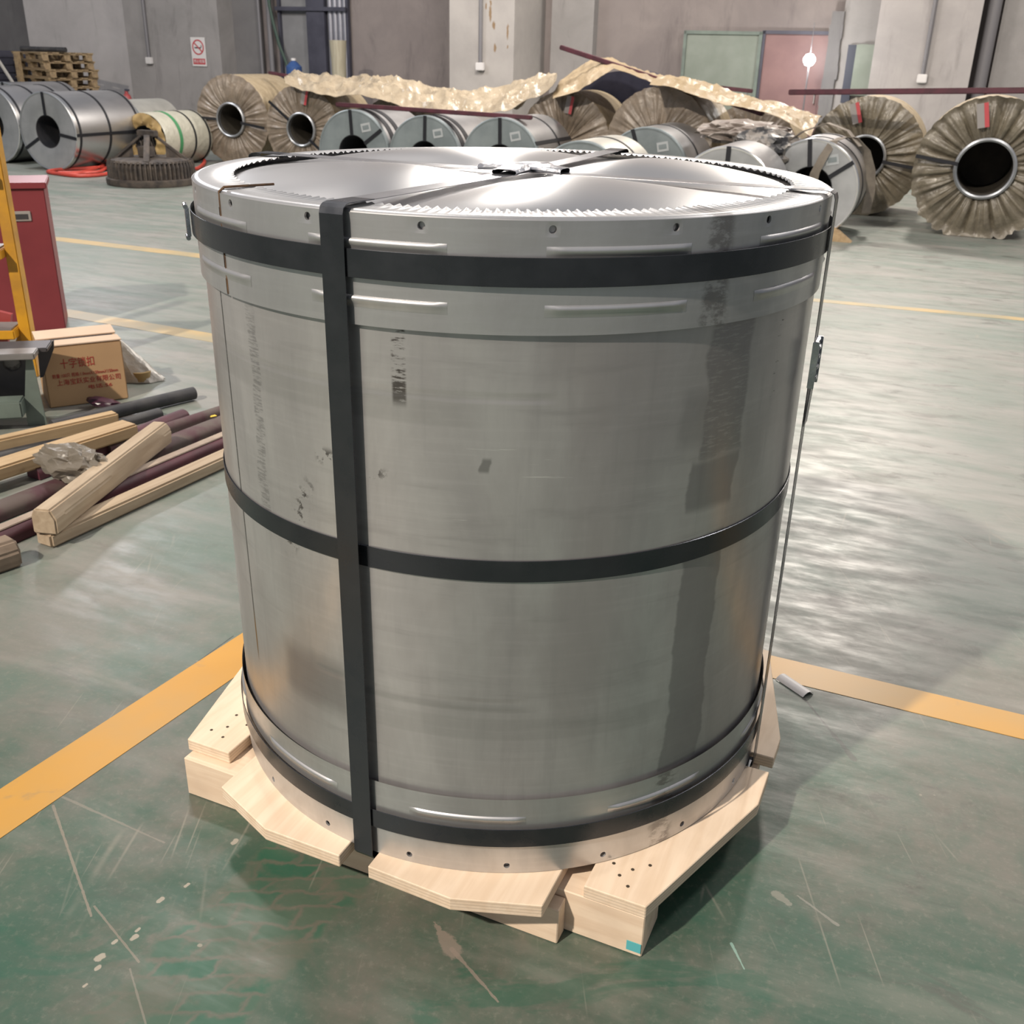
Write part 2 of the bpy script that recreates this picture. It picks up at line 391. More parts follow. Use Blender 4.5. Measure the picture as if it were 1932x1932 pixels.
        if dirt: col = t.mix(t.math('MULTIPLY', d, dirt), col, (.06, .045, .04))
        t.bump(t.noise(t.mapping(cyl, scale=(1, 3, 1)), 7, 4), .10, .006)
    return t.fin(col, rr, dull)
COIL_SHEET = metal_sheet('galvanised_wrap_sheet', (.60, .585, .588), .33, True, 0, .70)
CAP_SHEET = metal_sheet('galvanised_edge_guard', (.62, .62, .63), .36, False, .5, .80)
def top_sheet():
    t = NT('galvanised_top_cover'); v = t.coord()
    n = t.noise(v, 2.2, 3)
    fine = t.noise(v, 260, 2)
    col = t.mix(n, (.66, .65, .65), (.56, .555, .56))
    t.bump(fine, .03, .002)
    return t.fin(col, t.ramp(n, .3, .7, .30, .36), 1)
TOP_SHEET = top_sheet()
def strap_mat():
    t = NT('black_steel_strap'); v = t.coord()
    n = t.noise(v, 18, 5); col = t.mix(n, (.062, .068, .082), (.088, .092, .102))
    return t.fin(col, t.ramp(n, .3, .7, .24, .36), .85)
STRAP = strap_mat()
STRAP_TOP = simple('black_strap_lit_top', (.42, .42, .44), (.33, .33, .35), 20, .34, 1)  # top run of the black straps, its reflected light painted into the colour
SEAL = simple('zinc_seal', (.55, .56, .60), (.40, .41, .45), 30, .25, 1, .15, 60)
LINER = simple('rusty_dark_gap', (.05, .028, .016), (.12, .065, .03), 30, .8)
DARK = simple('dark_hollow', (.012, .012, .014), None, rough=.8)
NAILHOLE = simple('nail_hole', (.05, .035, .02), None, rough=.8)

GALV = simple('galvanised_coil_wrap', (.50, .50, .51), (.40, .40, .41), 3, .34, .9, .06, 8, (1, .4, 1))
GALV_PALE = simple('whitish_coil_wrap', (.56, .55, .50), (.46, .45, .41), 3, .42, .6, .06, 8)
GALV_FACE = simple('blue_grey_end_disc', (.24, .275, .285), (.19, .22, .23), 4, .45, .35, .05, 10)
GALV_FACE_LIGHT = simple('light_grey_end_disc', (.44, .45, .46), (.34, .35, .36), 3, .42, .6, .05, 10)
GALV_RIM = simple('bright_rim', (.72, .72, .72), None, rough=.28, metal=1)
BORE = simple('coil_bore', (.020, .022, .028), (.035, .035, .04), 4, .6)
def kraft(name, c1, c2, rough=.38, cell=True):
    t = NT(name); v = t.coord()
    n = t.noise(v, 7, 6, .65, .6); col = t.mix(t.ramp(n, .3, .7), c1, c2)
    h = t.math('ADD', t.noise(v, 22, 5, .6, .5), t.voronoi(v, 9)) if cell else t.math('ABSOLUTE', t.math('SUBTRACT', t.noise(t.mapping(v, scale=(1, 1, .6)), 4, 5, .55, .8), .5))
    t.bump(h, .35 if cell else .7, .02 if cell else .05)
    return t.fin(col, t.ramp(n, .3, .7, rough-.10, rough+.12), 0, .6)
KRAFT_FACE = kraft('creased_brown_wrap', (.26, .21, .16), (.165, .132, .10), .34)
KRAFT_OLIVE = kraft('creased_olive_wrap', (.200, .175, .130), (.122, .104, .076), .30)
KRAFT_BODY = kraft('kraft_paper_wrap', (.36, .29, .19), (.27, .21, .13), .5)
KRAFT_SHEET = kraft('loose_kraft_sheet', (.38, .29, .175), (.27, .20, .115), .42, False)
KRAFT_SHINY = kraft('shiny_kraft_sheet', (.40, .335, .245), (.28, .225, .155), .27, False)
HUB = simple('galvanised_hub', (.40, .41, .43), (.32, .33, .34), 6, .38, .7)
STRAPB = simple('dark_band', (.022, .023, .028), None, rough=.45, metal=.5)
MAROON = simple('maroon_batten', (.085, .018, .030), (.055, .014, .022), 8, .55, 0, .1, 30)
MAROON_DUST = simple('dusty_maroon_batten', (.075, .028, .036), (.10, .075, .065), 9, .7)
BLACK_RUBBER = simple('black_rubber', (.022, .022, .026), (.05, .048, .048), 7, .6)
def plaster(name, a, b, c):
    t = NT(name); v = t.coord(); n = t.noise(v, 1.1, 6, .62, .5)
    col = t.mix(t.ramp(n, .33, .68), a, b)
    n2 = t.noise(t.mapping(v, scale=(2.2, 2.2, .5)), 1.6, 6, .7, .4)
    col = t.mix(t.math('MULTIPLY', t.ramp(n2, .52, .74), .6), col, c)
    t.bump(t.noise(v, 26, 5), .15, .01)
    return t.fin(col, .85, 0, .2)
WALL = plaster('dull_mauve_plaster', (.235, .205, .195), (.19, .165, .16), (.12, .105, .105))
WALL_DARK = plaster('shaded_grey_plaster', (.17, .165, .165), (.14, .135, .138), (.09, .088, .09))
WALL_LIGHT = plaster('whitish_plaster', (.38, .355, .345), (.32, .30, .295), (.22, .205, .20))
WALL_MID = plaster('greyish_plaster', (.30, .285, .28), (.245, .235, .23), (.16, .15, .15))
def pillar_mat():
    t = NT('rust_stained_pillar'); v = t.coord(); n = t.noise(v, 1.3, 6, .6)
    col = t.mix(t.ramp(n, .33, .7), (.40, .375, .355), (.33, .31, .295))
    vf = 17.8-1.35; uc = (uof(onv(848, 60, vf))+uof(onv(970, 60, vf)))/2; x, _, z = t.sep(v)
    jx = t.math('MULTIPLY', t.math('SUBTRACT', t.noise(v, 14, 4, .6), .5), .05)
    for px, py, rx, rz in ((917, 12, .018, .05), (925, 26, .026, .13), (932, 48, .028, .07), (934, 90, .028, .07), (958, 60, .018, .12), (926, 5, .02, .05), (958, 88, .012, .03)):
        q = onv(px, py, vf); dx = t.math('DIVIDE', t.math('ADD', t.math('SUBTRACT', x, uof(q)-uc), jx), rx); dz = t.math('DIVIDE', t.math('ADD', t.math('SUBTRACT', z, q.z), jx), rz)
        d2 = t.math('ADD', t.math('MULTIPLY', dx, dx), t.math('MULTIPLY', dz, dz))
        col = t.mix(t.math('MULTIPLY', t.ramp(d2, .3, 1.3, 1, 0), .8), col, (.20, .115, .04))
    t.bump(t.noise(v, 26, 5), .15, .01)
    return t.fin(col, .85, 0, .2)
WALL_PILLAR = pillar_mat()
CONDUIT = simple('grey_conduit', (.16, .155, .165), None, rough=.5)
DARK_STEEL = simple('dark_blue_steel', (.075, .075, .10), (.055, .055, .075), 3, .5, .3)
CLAD = simple('pale_cladding', (.20, .20, .205), (.17, .17, .175), 3, .6)
CLAD_SHINE = simple('shiny_corrugated_sheet', (.46, .46, .50), (.34, .34, .38), 2, .3, .7)
DOOR_GREEN = simple('grey_green_door_paint', (.20, .225, .195), (.17, .195, .165), 3, .45, .1)
DOOR_RED = simple('maroon_door_paint', (.20, .115, .112), (.165, .092, .092), 2, .5)
RED_PAINT = simple('red_cabinet_paint', (.21, .035, .042), (.17, .028, .035), 2, .42)
RED_DULL = simple('dull_red_paint', (.30, .05, .05), None, rough=.5)
YELLOW_PAINT = simple('chipped_yellow_paint', (.62, .31, .020), (.42, .21, .03), 5, .42, 0, .1, 30)
GREEN_STEEL = simple('grey_green_machine_paint', (.145, .18, .155), (.11, .135, .12), 5, .55, .1)
STEEL_TOP = simple('worn_bare_steel', (.30, .285, .275), (.22, .21, .205), 6, .45, .5)
GUNMETAL = simple('gunmetal_plate', (.085, .08, .085), (.06, .058, .062), 5, .5, .5)
CARTON = simple('brown_carton', (.47, .295, .155), (.42, .26, .135), 3, .8, 0, .05, 60)
CARTON_TOP = simple('carton_flap', (.58, .44, .33), (.52, .39, .29), 3, .8)
INK = simple('red_carton_ink', (.38, .040, .030), None, rough=.8)
RUST_IRON = simple('rusty_iron', (.105, .085, .070), (.050, .043, .040), 9, .7, .3, .3, 30)
RED_CABLE = simple('red_rubber_hose', (.50, .055, .035), (.40, .045, .03), 6, .5)
WHITE = simple('white_enamel', (.62, .60, .59), None, rough=.5)
SIGN_RED = simple('sign_red', (.45, .06, .07), None, rough=.5)
SIGN_BLACK = simple('sign_black', (.03, .03, .035), None, rough=.5)
def film_mat(name, c, alpha_rough=.25):
    t = NT(name); v = t.coord(); t.bump(t.noise(v, 40, 4), .5, .01)
    t.b.inputs['Transmission Weight'].default_value = .45
    return t.fin(c, alpha_rough, 0, .6)
FILM = film_mat('dirty_plastic_film', (.27, .235, .19), .35)
FILM_CLEAR = film_mat('clear_plastic_film', (.62, .58, .52))
BLUE = simple('blue_plastic', (.035, .085, .24), None, rough=.4)
TEAL = simple('teal_paint_dab', (.10, .42, .45), None, rough=.6)
CREAM_WRAP = kraft('cream_film_wrap', (.46, .44, .36), (.36, .345, .28), .42)
TAN_PAPER = simple('tan_paperboard', (.36, .25, .10), (.28, .19, .08), 6, .8, 0, .3, 20)
NAVY = simple('navy_gap_shade', (.030, .030, .055), (.02, .02, .04), 5, .6, 0, .3, 8)  # colour of the painted shade under the paper tent

# ================================================================== SETTING
g = G(); g.box((1, 8, -.05), (46, 52, .1)); struct(g.build('floor', FLOOR))
def strip(name, pts, mat):
    g = G(); poly = [(p.x, p.y) for p in pts]
    g.prism(poly, -.004, .0012); return struct(g.build(name, mat))
def line_strip(name, a, b, w, mat):
    d = (b-a).normalized(); n = Vector((-d.y, d.x, 0))*w/2
    strip(name, [a-n, b-n, b+n, a+n], mat)
a = (onz(0, 1582)+onz(0, 1490))/2; b = (onz(460, 1265)+onz(458, 1195))/2; d = (b-a).normalized()
cr = b + d*.15
line_strip('trim_1', a-d*1.2, b+d*.10, .138, YELLOW_LINE)
a = (onz(1457, 1240)+onz(1457, 1277))/2; b = (onz(1932, 1350)+onz(1932, 1395))/2; d = (b-a).normalized()
line_strip('trim_2', a-d*1.55, b+d*4, .115, YELLOW_LINE)
a = (onz(100, 445)+onz(100, 455))/2; b = (onz(380, 478)+onz(380, 488))/2; d = (b-a).normalized()
line_strip('trim_3', a-d*3, b+d*1.5, .15, FADED_LINE)
a = (onz(120, 583)+onz(125, 597))/2; b = (onz(400, 630)+onz(400, 645))/2; d = (b-a).normalized()
line_strip('trim_4', a-d*3, b+d*.8, .15, FADED_LINE)
a = (onz(1560, 565)+onz(1560, 572))/2; b = (onz(1932, 598)+onz(1932, 607))/2; d = (b-a).normalized()
line_strip('trim_5', a-d*1, b+d*4, .10, FADED_LINE)

VW = 17.8
def wall_block(name, x0, x1, py, v, mat, depth=None, z1=7.5):
    """vertical wall piece whose front face stands at depth v, between two picture columns read at row py"""
    u0, u1 = uof(onv(x0, py, v)), uof(onv(x1, py, v)); dp = (VW+.3-v) if depth is None else depth
    R = Matrix.Rotation(YAW, 3, 'Z'); g = G(); g.box((0, 0, z1/2), (u1-u0, dp, z1))
    o = g.build(name, mat); o.location = W((u0+u1)/2, v+dp/2, 0); o.rotation_euler = (0, 0, YAW); struct(o); return u0, u1
g = G(); g.box((0, 0, 3.75), (44, .3, 7.5)); o = g.build('wall_back', WALL); o.location = W(0, VW+.15); o.rotation_euler = (0, 0, YAW); struct(o)
wall_block('wall_shaded', -400, 52, 60, VW-.06, WALL_DARK)  # shadowed recess; its shade is put into the plaster colour
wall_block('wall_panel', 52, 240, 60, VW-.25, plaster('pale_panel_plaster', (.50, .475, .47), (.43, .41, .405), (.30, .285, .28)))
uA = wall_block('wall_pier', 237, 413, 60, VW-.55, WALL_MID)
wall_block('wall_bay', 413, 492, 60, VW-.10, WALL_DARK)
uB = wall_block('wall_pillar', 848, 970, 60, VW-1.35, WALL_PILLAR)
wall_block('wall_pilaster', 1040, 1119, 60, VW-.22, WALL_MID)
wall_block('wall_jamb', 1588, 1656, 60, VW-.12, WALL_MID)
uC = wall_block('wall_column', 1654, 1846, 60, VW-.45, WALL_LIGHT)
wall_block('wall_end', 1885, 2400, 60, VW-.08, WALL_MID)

def on_wall_box(name, x0, y0, x1, y1, v, dp, mat, parent=None, bevel=0.0):
    """box fixed to the wall plane v covering a picture rectangle"""
    a = onv(x0, y0, v); b = onv(x1, y0, v); c = onv((x0+x1)/2, y1, v)
    u0, u1 = uof(a), uof(b); z1, z0 = a.z, c.z
    g = G(); g.box((0, 0, 0), (u1-u0, dp, z1-z0))
    o = g.build(name, mat, None, False, bevel); o.location = W((u0+u1)/2, v, (z0+z1)/2); o.rotation_euler = (0, 0, YAW)
    if parent is not None:
        bpy.context.view_layer.update(); o.parent = parent; o.matrix_parent_inverse = parent.matrix_world.inverted()
    return o
def wall_rect(x0, y0, x1, y1, v):
    a = onv(x0, y0, v); b = onv(x1, y0, v); c = onv((x0+x1)/2, y1, v)
    return uof(a), uof(b), c.z, a.z

# steel-framed opening with cladding: window_1
u0, u1, z0, z1 = wall_rect(528, 5, 657, 20, VW-.05)
win = link(bpy.data.objects.new('window_1', None)); win.location = W((u0+u1)/2, VW-.06, 0); win.rotation_euler = (0, 0, YAW); struct(win)
w = u1-u0
G().box((0, .03, 2.0), (w, .03, 4.0)).build('clad_panel', CLAD, win)
G().box((-w/2, -.02, 2), (.05, .08, 4)).build('window_frame', DARK_STEEL, win)
G().box((w*.06, -.05, 2), (w*.26, .10, 4)).build('window_frame', DARK_STEEL, win)
G().box((w/2, -.02, 2), (.05, .08, 4)).build('window_frame', DARK_STEEL, win)
zb = onv(590, 17, VW-.1).z
G().box((0, -.12, zb), (w+.04, .05, .065)).build('cross_bar', DARK_STEEL, win)
for k in range(4):
    G().lathe([(.055, 0), (.055, 4)], 12).build('corrugation', CLAD_SHINE, win, True).location = (w*.24+k*.105, 0, 0)
# doors
def door(name, x0, x1, ytop, v, mat, frame, bolt=True):
    u0, u1, _, z1 = wall_rect(x0, ytop, x1, ytop+20, v)
    e = link(bpy.data.objects.new(name, None)); e.location = W((u0+u1)/2, v, 0); e.rotation_euler = (0, 0, YAW); struct(e); w = u1-u0
    G().box((0, 0, z1/2), (w-.06, .05, z1-.03)).build('door_leaf', mat, e, bevel=.008)
    for s in (-1, 1): G().box((s*(w/2-.02), -.01, z1/2), (.05, .09, z1)).build('door_frame', frame, e)
    G().box((0, -.01, z1-.02), (w, .09, .05)).build('door_frame', frame, e)
    h = G(); h.tube([(w/2-.14, -.03, .98), (w/2-.14, -.08, .98), (w/2-.14, -.08, 1.12), (w/2-.14, -.03, 1.12)], .012)
    h.build('door_handle', STEEL_TOP, e)
    return e
door('door_1', 1293, 1440, 58, VW-.08, DOOR_GREEN, GREEN_STEEL)
door('door_2', 1441, 1572, 58, VW-.05, DOOR_RED, DARK_STEEL)
# ragged dark edge of the door jamb
g = G(); p0 = onv(1580, 40, VW-.14); uu = uof(p0)
for k in range(12):
    wv = .20+.06*nz(k*1.7); g.box(W(uu+.02*nz(k*3.1), VW-.15, k*.19+.095), (wv, .06, .19), Matrix.Rotation(YAW, 3, 'Z'))
struct(g.build('trim_6', WALL_DARK))
def wall_thing(name, label, cat, x, y, v, z0=None):
    p = onv(x, y, v)
    if z0 is not None: p.z = z0
    return thing(name, label, cat, p, YAW)
# conduits
def conduit(x0, y0, x1, y1, v, r, label, clamp=True):
    p = onv(x0, y0, v); q = onv(x1, y1, v); z1 = 7.0
    e = thing('conduit_pipe', label, 'pipe', W(uof(q), v, q.z), YAW)
    G().tube([(0, 0, 0), (0, 0, z1-q.z)], r, 10).build('pipe', CONDUIT, e, True)
    if clamp: G().box((0, 0, -.06), (.14, .08, .12)).build('junction_box', WHITE, e, bevel=.01)
    return e
conduit(268, 10, 281, 108, VW-.60, .032, 'grey conduit pipe on the grey pier beside the no smoking sign')
conduit(907, 5, 906, 118, VW-1.40, .030, 'grey conduit pipe running down the rust-spotted pillar')
conduit(1752, 5, 1741, 140, VW-.50, .030, 'grey conduit pipe on the pale column above the long maroon batten')
conduit(489, 10, 496, 140, VW-.14, .03, 'thin pipe with no box beside the steel framed opening', False)
conduit(507, 10, 515, 140, VW-.16, .05, 'thick shiny downpipe beside the steel framed opening', False)
e = thing('drain_pipe', 'thick dark drain pipe running down beside the pale column', 'pipe', W(uof(onv(1868, 60, VW-.22)), VW-.22), YAW)
G().tube([(0, 0, 0), (0, 0, 7)], .09, 14).build('pipe', CONDUIT, e, True)
for k in range(3): G().lathe([(.095, 0), (.11, .01), (.11, .09), (.095, .1)], 18).build('pipe_collar', CONDUIT, e, True).location = (0, 0, 1.0+k*1.9)
e = thing('green_hose', 'dark green hose hanging in a slack slope beside the downpipe', 'hose', onv(545, 150, VW-.25), 0)
hp = [onv(x, y, VW-.25) for x, y in ((503, -40), (508, 10), (516, 45), (527, 85), (540, 118), (548, 150))]
G().tube(hp, .03, 8).build('hose', simple('green_hose_rubber', (.04, .07, .055), None, rough=.6), e, True, off=e.location)
e = wall_thing('wall_box', 'grey-green wall cabinet with a dark slot beside the pale column', 'cabinet', 1630, 130, VW-.2)
G().box((.0, 0, -.02), (.30, .16, .72)).build('case', DOOR_GREEN, e, bevel=.01)
G().box((-.21, .02, -.08), (.13, .10, .82)).build('slot_panel', simple('navy_panel', (.03, .035, .055), None, rough=.5), e)

# no smoking sign
def text_mesh(body, size, name, mat, parent, extrude=.0004, bold=0.0):
    c = bpy.data.curves.new(name, 'FONT'); c.body = body; c.size = size; c.align_x = 'CENTER'; c.align_y = 'CENTER'; c.extrude = extrude; c.offset = bold
    o = bpy.data.objects.new(name, c); link(o); bpy.context.view_layer.update()
    dg = bpy.context.evaluated_depsgraph_get(); me = bpy.data.meshes.new_from_object(o.evaluated_get(dg)); bpy.data.objects.remove(o, do_unlink=True)
    me.materials.clear(); me.materials.append(mat)
    m = link(bpy.data.objects.new(name, me)); m.parent = parent; return m
vS = VW-.57
u0, u1, z0, z1 = wall_rect(358, 70, 385, 125, vS)
sg = thing('no_smoking_sign', 'white no smoking sign with a red ring fixed to the grey pier', 'sign', W((u0+u1)/2+.01, vS, (z0+z1)/2), YAW)
w, h = (u1-u0), (z1-z0)
G().box((0, 0, 0), (w, .012, h)).build('sign_board', WHITE, sg, bevel=.002)
rr = w*.40; zc = h*.16
g = G(); g.lathe([(rr, -.010), (rr, -.007), (rr*.82, -.007), (rr*.82, -.010), (rr, -.010)], 40, axis='Y'); g.v = [p+Vector((0, 0, zc)) for p in g.v]; g.build('red_ring', SIGN_RED, sg, True)
G().box((0, -.010, zc), (rr*1.75, .003, rr*.17), Matrix.Rotation(rad(42), 3, 'Y')).build('red_bar', SIGN_RED, sg)
cg = G(); cg.box((-.01, -.008, zc-.01), (rr*1.1, .003, rr*.16)); cg.box((rr*.55, -.008, zc+rr*.12), (rr*.12, .003, rr*.28)); cg.build('cigarette', SIGN_BLACK, sg)
G().box((0, -.008, -h*.33), (w*.84, .004, h*.20)).build('red_plate', SIGN_RED, sg)
tm = text_mesh('禁止吸烟', w*.19, 'sign_text', WHITE, sg, .001); tm.rotation_euler = (rad(90), 0, 0); tm.location = (0, -.0125, -h*.33)

# ================================================================== THE BIG COIL ON ITS PALLET
CX, CY = -.0185*.6, 3.4359*.6
DECK = .13
coil = thing('steel_coil', 'large upright galvanised steel coil strapped in black bands on a pale wooden pallet', 'steel coil', (CX, CY, DECK))
coil.rotation_euler = (0, -.0035, 0)
Z = lambda z: z-DECK
TOPZ = 1.3307
# body sheet
g = G(); g.lathe([(.5925, Z(.132)), (.5925, Z(.5)), (.5925, Z(.9)), (.5925, Z(1.325))], 180); g.build('body', COIL_SHEET, coil, True)

def edge_guard(name, z0, z1, top, hole_z, hole_a0, ribs_z, rib_starts, rib_len, gap=None):
    """sheet-steel ring with punched holes; each rib and the crimped flange is a piece of it"""
    R = .600; hs = .0072
    zlo, zhi = hole_z-hs*1.5, hole_z+hs*1.5
    N = 20*12; vs = {}; g = G()
    rows = [z0, z0+.02, (z0+z1)/2, z1] if False else None
    def P(a, z, r=R): return Vector((r*math.cos(a), r*math.sin(a), z))
    a_start, a_end = (0, 2*math.pi)
    da = 2*math.pi/20
    hw = hs*1.5/R
    for k in range(20):
        ac = hole_a0 + k*da
        # cell with the hole
        ring_o, ring_i = [], []
        for q in range(16):
            t = 2*math.pi*q/16; c, s = math.cos(t), math.sin(t); m = max(abs(c), abs(s))
            ring_o.append(P(ac+hw*c/m, hole_z+hs*1.5*s/m)); ring_i.append(P(ac+hw*c*.55, hole_z+hs*s*.85, R-.0005))
        ring_d = [P(ac+hw*math.cos(2*math.pi*q/16)*.50, hole_z+hs*math.sin(2*math.pi*q/16)*.78, R-.004) for q in range(16)]
        g.add(ring_o+ring_i+ring_d, [(q, (q+1) % 16, 16+(q+1) % 16, 16+q) for q in range(16)] + [(16+q, 16+(q+1) % 16, 32+(q+1) % 16, 32+q) for q in range(16)])
        # rest of the row between holes
        n = 10
        for i in range(n):
            a0 = ac+hw+(da-2*hw)*i/n; a1 = ac+hw+(da-2*hw)*(i+1)/n
            am = (a0+a1)/2
            if gap and abs(((am-gap+math.pi) % (2*math.pi))-math.pi) < .001: continue
            g.add([P(a0, zlo), P(a1, zlo), P(a1, zhi), P(a0, zhi)], [(0, 1, 2, 3)])
    for (za, zb) in ((z0, zlo), (zhi, z1)):
        prof = [(R, za), (R, (za+zb)/2), (R, zb)]
        g.lathe(prof, 240, gap+.0045 if gap else 0, (gap-.0045+2*math.pi) if gap else 2*math.pi)
    o = g.build(name, CAP_SHEET, coil, True)
    bm = bmesh.new(); bm.from_mesh(o.data); bmesh.ops.remove_doubles(bm, verts=bm.verts, dist=.0002); bmesh.ops.recalc_face_normals(bm, faces=bm.faces); bm.to_mesh(o.data); bm.free()
    for zr in ribs_z:
        for st in rib_starts:
            a0, a1 = rad(st), rad(st+rib_len); n = 24; g2 = G()
            def f(u, v):
                a = a0+(a1-a0)*u; e = min(1, min(u, 1-u)/.09); e = e*e*(3-2*e)
                pr = [0, .55, 1.0, .9, .25, 0][int(round(v*5))]; dz = [.006, .0045, .0018, -.0018, -.006, -.012][int(round(v*5))]
                return P(a, zr+dz, R+.0002+.0040*pr*e)
            g2.grid(f, n, 6); g2.build('embossed_rib', CAP_SHEET, o, True, ang=80)
    return o
rib_starts = [-120+35.2*k for k in range(-1, 9)]
cap = edge_guard('top_edge_guard', Z(1.164), Z(1.3225), True, Z(1.3215)-.0, rad(-84), [Z(1.288), Z(1.204)], rib_starts, 21.6, None) if False else \
      edge_guard('top_edge_guard', Z(1.164), Z(TOPZ-.010)+.008, True, Z(1.3165), rad(-84), [Z(1.287), Z(1.203)], rib_starts, 21.6, rad(-141.9))
bcap = edge_guard('bottom_edge_guard', Z(.130), Z(.303), False, Z(.1475), rad(-88.2), [Z(.258)], [-142+36*k for k in range(10)], 21.0, rad(100))
# rounded shoulder and crimped top flange
GAPA = rad(-141.9)
g = G(); sh = [(.600, Z(TOPZ)-.010+.006), (.5993, Z(TOPZ)-.001), (.597, Z(TOPZ)+.003), (.593, Z(TOPZ)+.0055), (.588, Z(TOPZ)+.0062)]
sh = [(r, z-.004) for r, z in sh]; sh[0] = (.600, Z(TOPZ-.010)+.008)
g.lathe(sh, 200, GAPA+.0045, GAPA-.0045+2*math.pi); g.build('rolled_shoulder', CAP_SHEET, cap, True, ang=80)
NPL = 222; flz = sh[-1][1]
def fl(u, v):
    a = GAPA+.006+(2*math.pi-.012)*u; amp = .0024*v**1.3
    w = math.sin(NPL*a) ; w = w if w > 0 else w*.7
    tilt = -.004*v
    r = .588-.060*v + .003*v*math.sin(NPL*a*.5+1.3)
    return Vector((r*math.cos(a), r*math.sin(a), flz+amp*(w+.25)+tilt*.2))
g = G(); g.grid(fl, NPL*8, 7); g.build('crimped_flange', CAP_SHEET, cap, True, ang=60)
# the open joint of the ring
g = G()
zj = [Z(1.166)+(Z(TOPZ)-Z(1.166))*k/14 for k in range(15)]
vs = []
for k, z in enumerate(zj):
    off = .0016*nz(k*.9, 3); 
    for s in (-1, 1): vs.append(Vector((.5985*math.cos(GAPA+off+s*.0085), .5985*math.sin(GAPA+off+s*.0085), z)))
g.add(vs, [(2*k, 2*k+1, 2*k+3, 2*k+2) for k in range(14)]); g.build('open_joint', LINER, cap)
lip = [Vector(((.5995)*math.cos(GAPA+.0055+.0016*nz(k*.9, 3)), .5995*math.sin(GAPA+.0055+.0016*nz(k*.9, 3)), z)) for k, z in enumerate(zj)]
lip += [Vector((r*math.cos(GAPA+.012), r*math.sin(GAPA+.012), flz+.0045)) for r in (.592, .575, .55, .525, .505)]
G().tube(lip, .0022, 6).build('joint_lip', LINER, cap, True)

# top cover: thin sheet pulled down along the straps
SA = [-115.0, -23.0]
XC = Vector((.020, -.035, 0))
def cover_z(x, y):
    r = math.hypot(x, y)/.53; q = 1.0
    for A in SA:
        a = rad(A); dist = abs(-(x-XC.x)*math.sin(a)+(y-XC.y)*math.cos(a)); q *= 1-math.exp(-(dist/.10)**2)
    return Z(1.3225)+.0095*max(0, 1-r**3)+.027*q*max(0, 1-r**4)+.0012*nz(x*3, y*3, 2)
g = G()
def cv(u, v):
    a = 2*math.pi*u; r = .545*v; x, y = r*math.cos(a), r*math.sin(a); return Vector((x, y, cover_z(x, y)))
g.grid(cv, 160, 40, True); g.build('top_cover', TOP_SHEET, coil, True, ang=80)

# straps
def hoop(name, z0, z1, r, lift=None):
    g = G(); g.lathe([(r-.0012, z0), (r, z0+.0006), (r, z1-.0006), (r-.0012, z1), (r-.0025, (z0+z1)/2), (r-.0012, z0)], 180)
    return g.build(name, STRAP, coil, True)
top_band = hoop('band', Z(1.236), Z(1.2785), .6085)
mid_band = hoop('band', Z(.7495), Z(.7885), .5955)
bot_band = hoop('band', Z(.199), Z(.240), .6080)
sw = .0205
def strap_path(A):
    a = rad(A); d = Vector((math.cos(a), math.sin(a), 0)); n = Vector((-math.sin(a), math.cos(a), 0))
    foot = XC.dot(n)
    pts = []
    R0 = .6115
    pts.append((R0-.05, Z(.118), 0)); pts.append((R0-.006, Z(.118), 0)); pts.append((R0, Z(.128), 0))
    for k in range(1, 20): pts.append((R0, Z(.128)+(Z(1.322)-Z(.128))*k/20, 0))
    pts += [(R0, Z(1.3255), 0), (R0-.003, Z(1.3345), 0), (R0-.010, Z(1.3385), 0), (R0-.02, Z(1.3400), 0), (.53, Z(1.3395), .15), (.40, Z(1.3390), .35), (.25, Z(1.339), .6), (.1, Z(1.3395), .85), (0.0, Z(1.340), 1)]
    return a, d, n, pts, foot
def vertical_strap(A, name='band', twist=0):
    a, d, n, pts, foot = strap_path(A)
    side, top = G(), G()
    def row(p): 
        c = d*p[0]*1.0 + n*(foot*p[2]) + d*(XC.dot(d)*p[2]) + Vector((0, 0, p[1])); return c
    C = [row(p) for p in pts]
    cut = next(i for i, p in enumerate(pts) if p[0] < .59 and i > 5)
    def mk(g, cs):
        vs = []
        for i, c in enumerate(cs):
            t = (cs[min(i+1, len(cs)-1)]-cs[max(i-1, 0)]).normalized(); nn = t.cross(n).normalized()*.0006
            for s, q in ((-1, -1), (1, -1), (1, 1), (-1, 1)): vs.append(c+n*sw*s+nn*q)
        fs = []
        for i in range(len(cs)-1):
            for k in range(4): fs.append((i*4+k, i*4+(k+1) % 4, (i+1)*4+(k+1) % 4, (i+1)*4+k))
        fs += [(3, 2, 1, 0), tuple(4*(len(cs)-1)+k for k in range(4))]
        g.add(vs, fs)
    mk(side, C[:cut+1]); o = side.build(name, STRAP, coil)
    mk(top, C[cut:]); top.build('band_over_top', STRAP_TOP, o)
    return o, a, d, n
vb = [vertical_strap(A) for A in (SA[0], SA[0]+180, SA[1], SA[1]+180)]
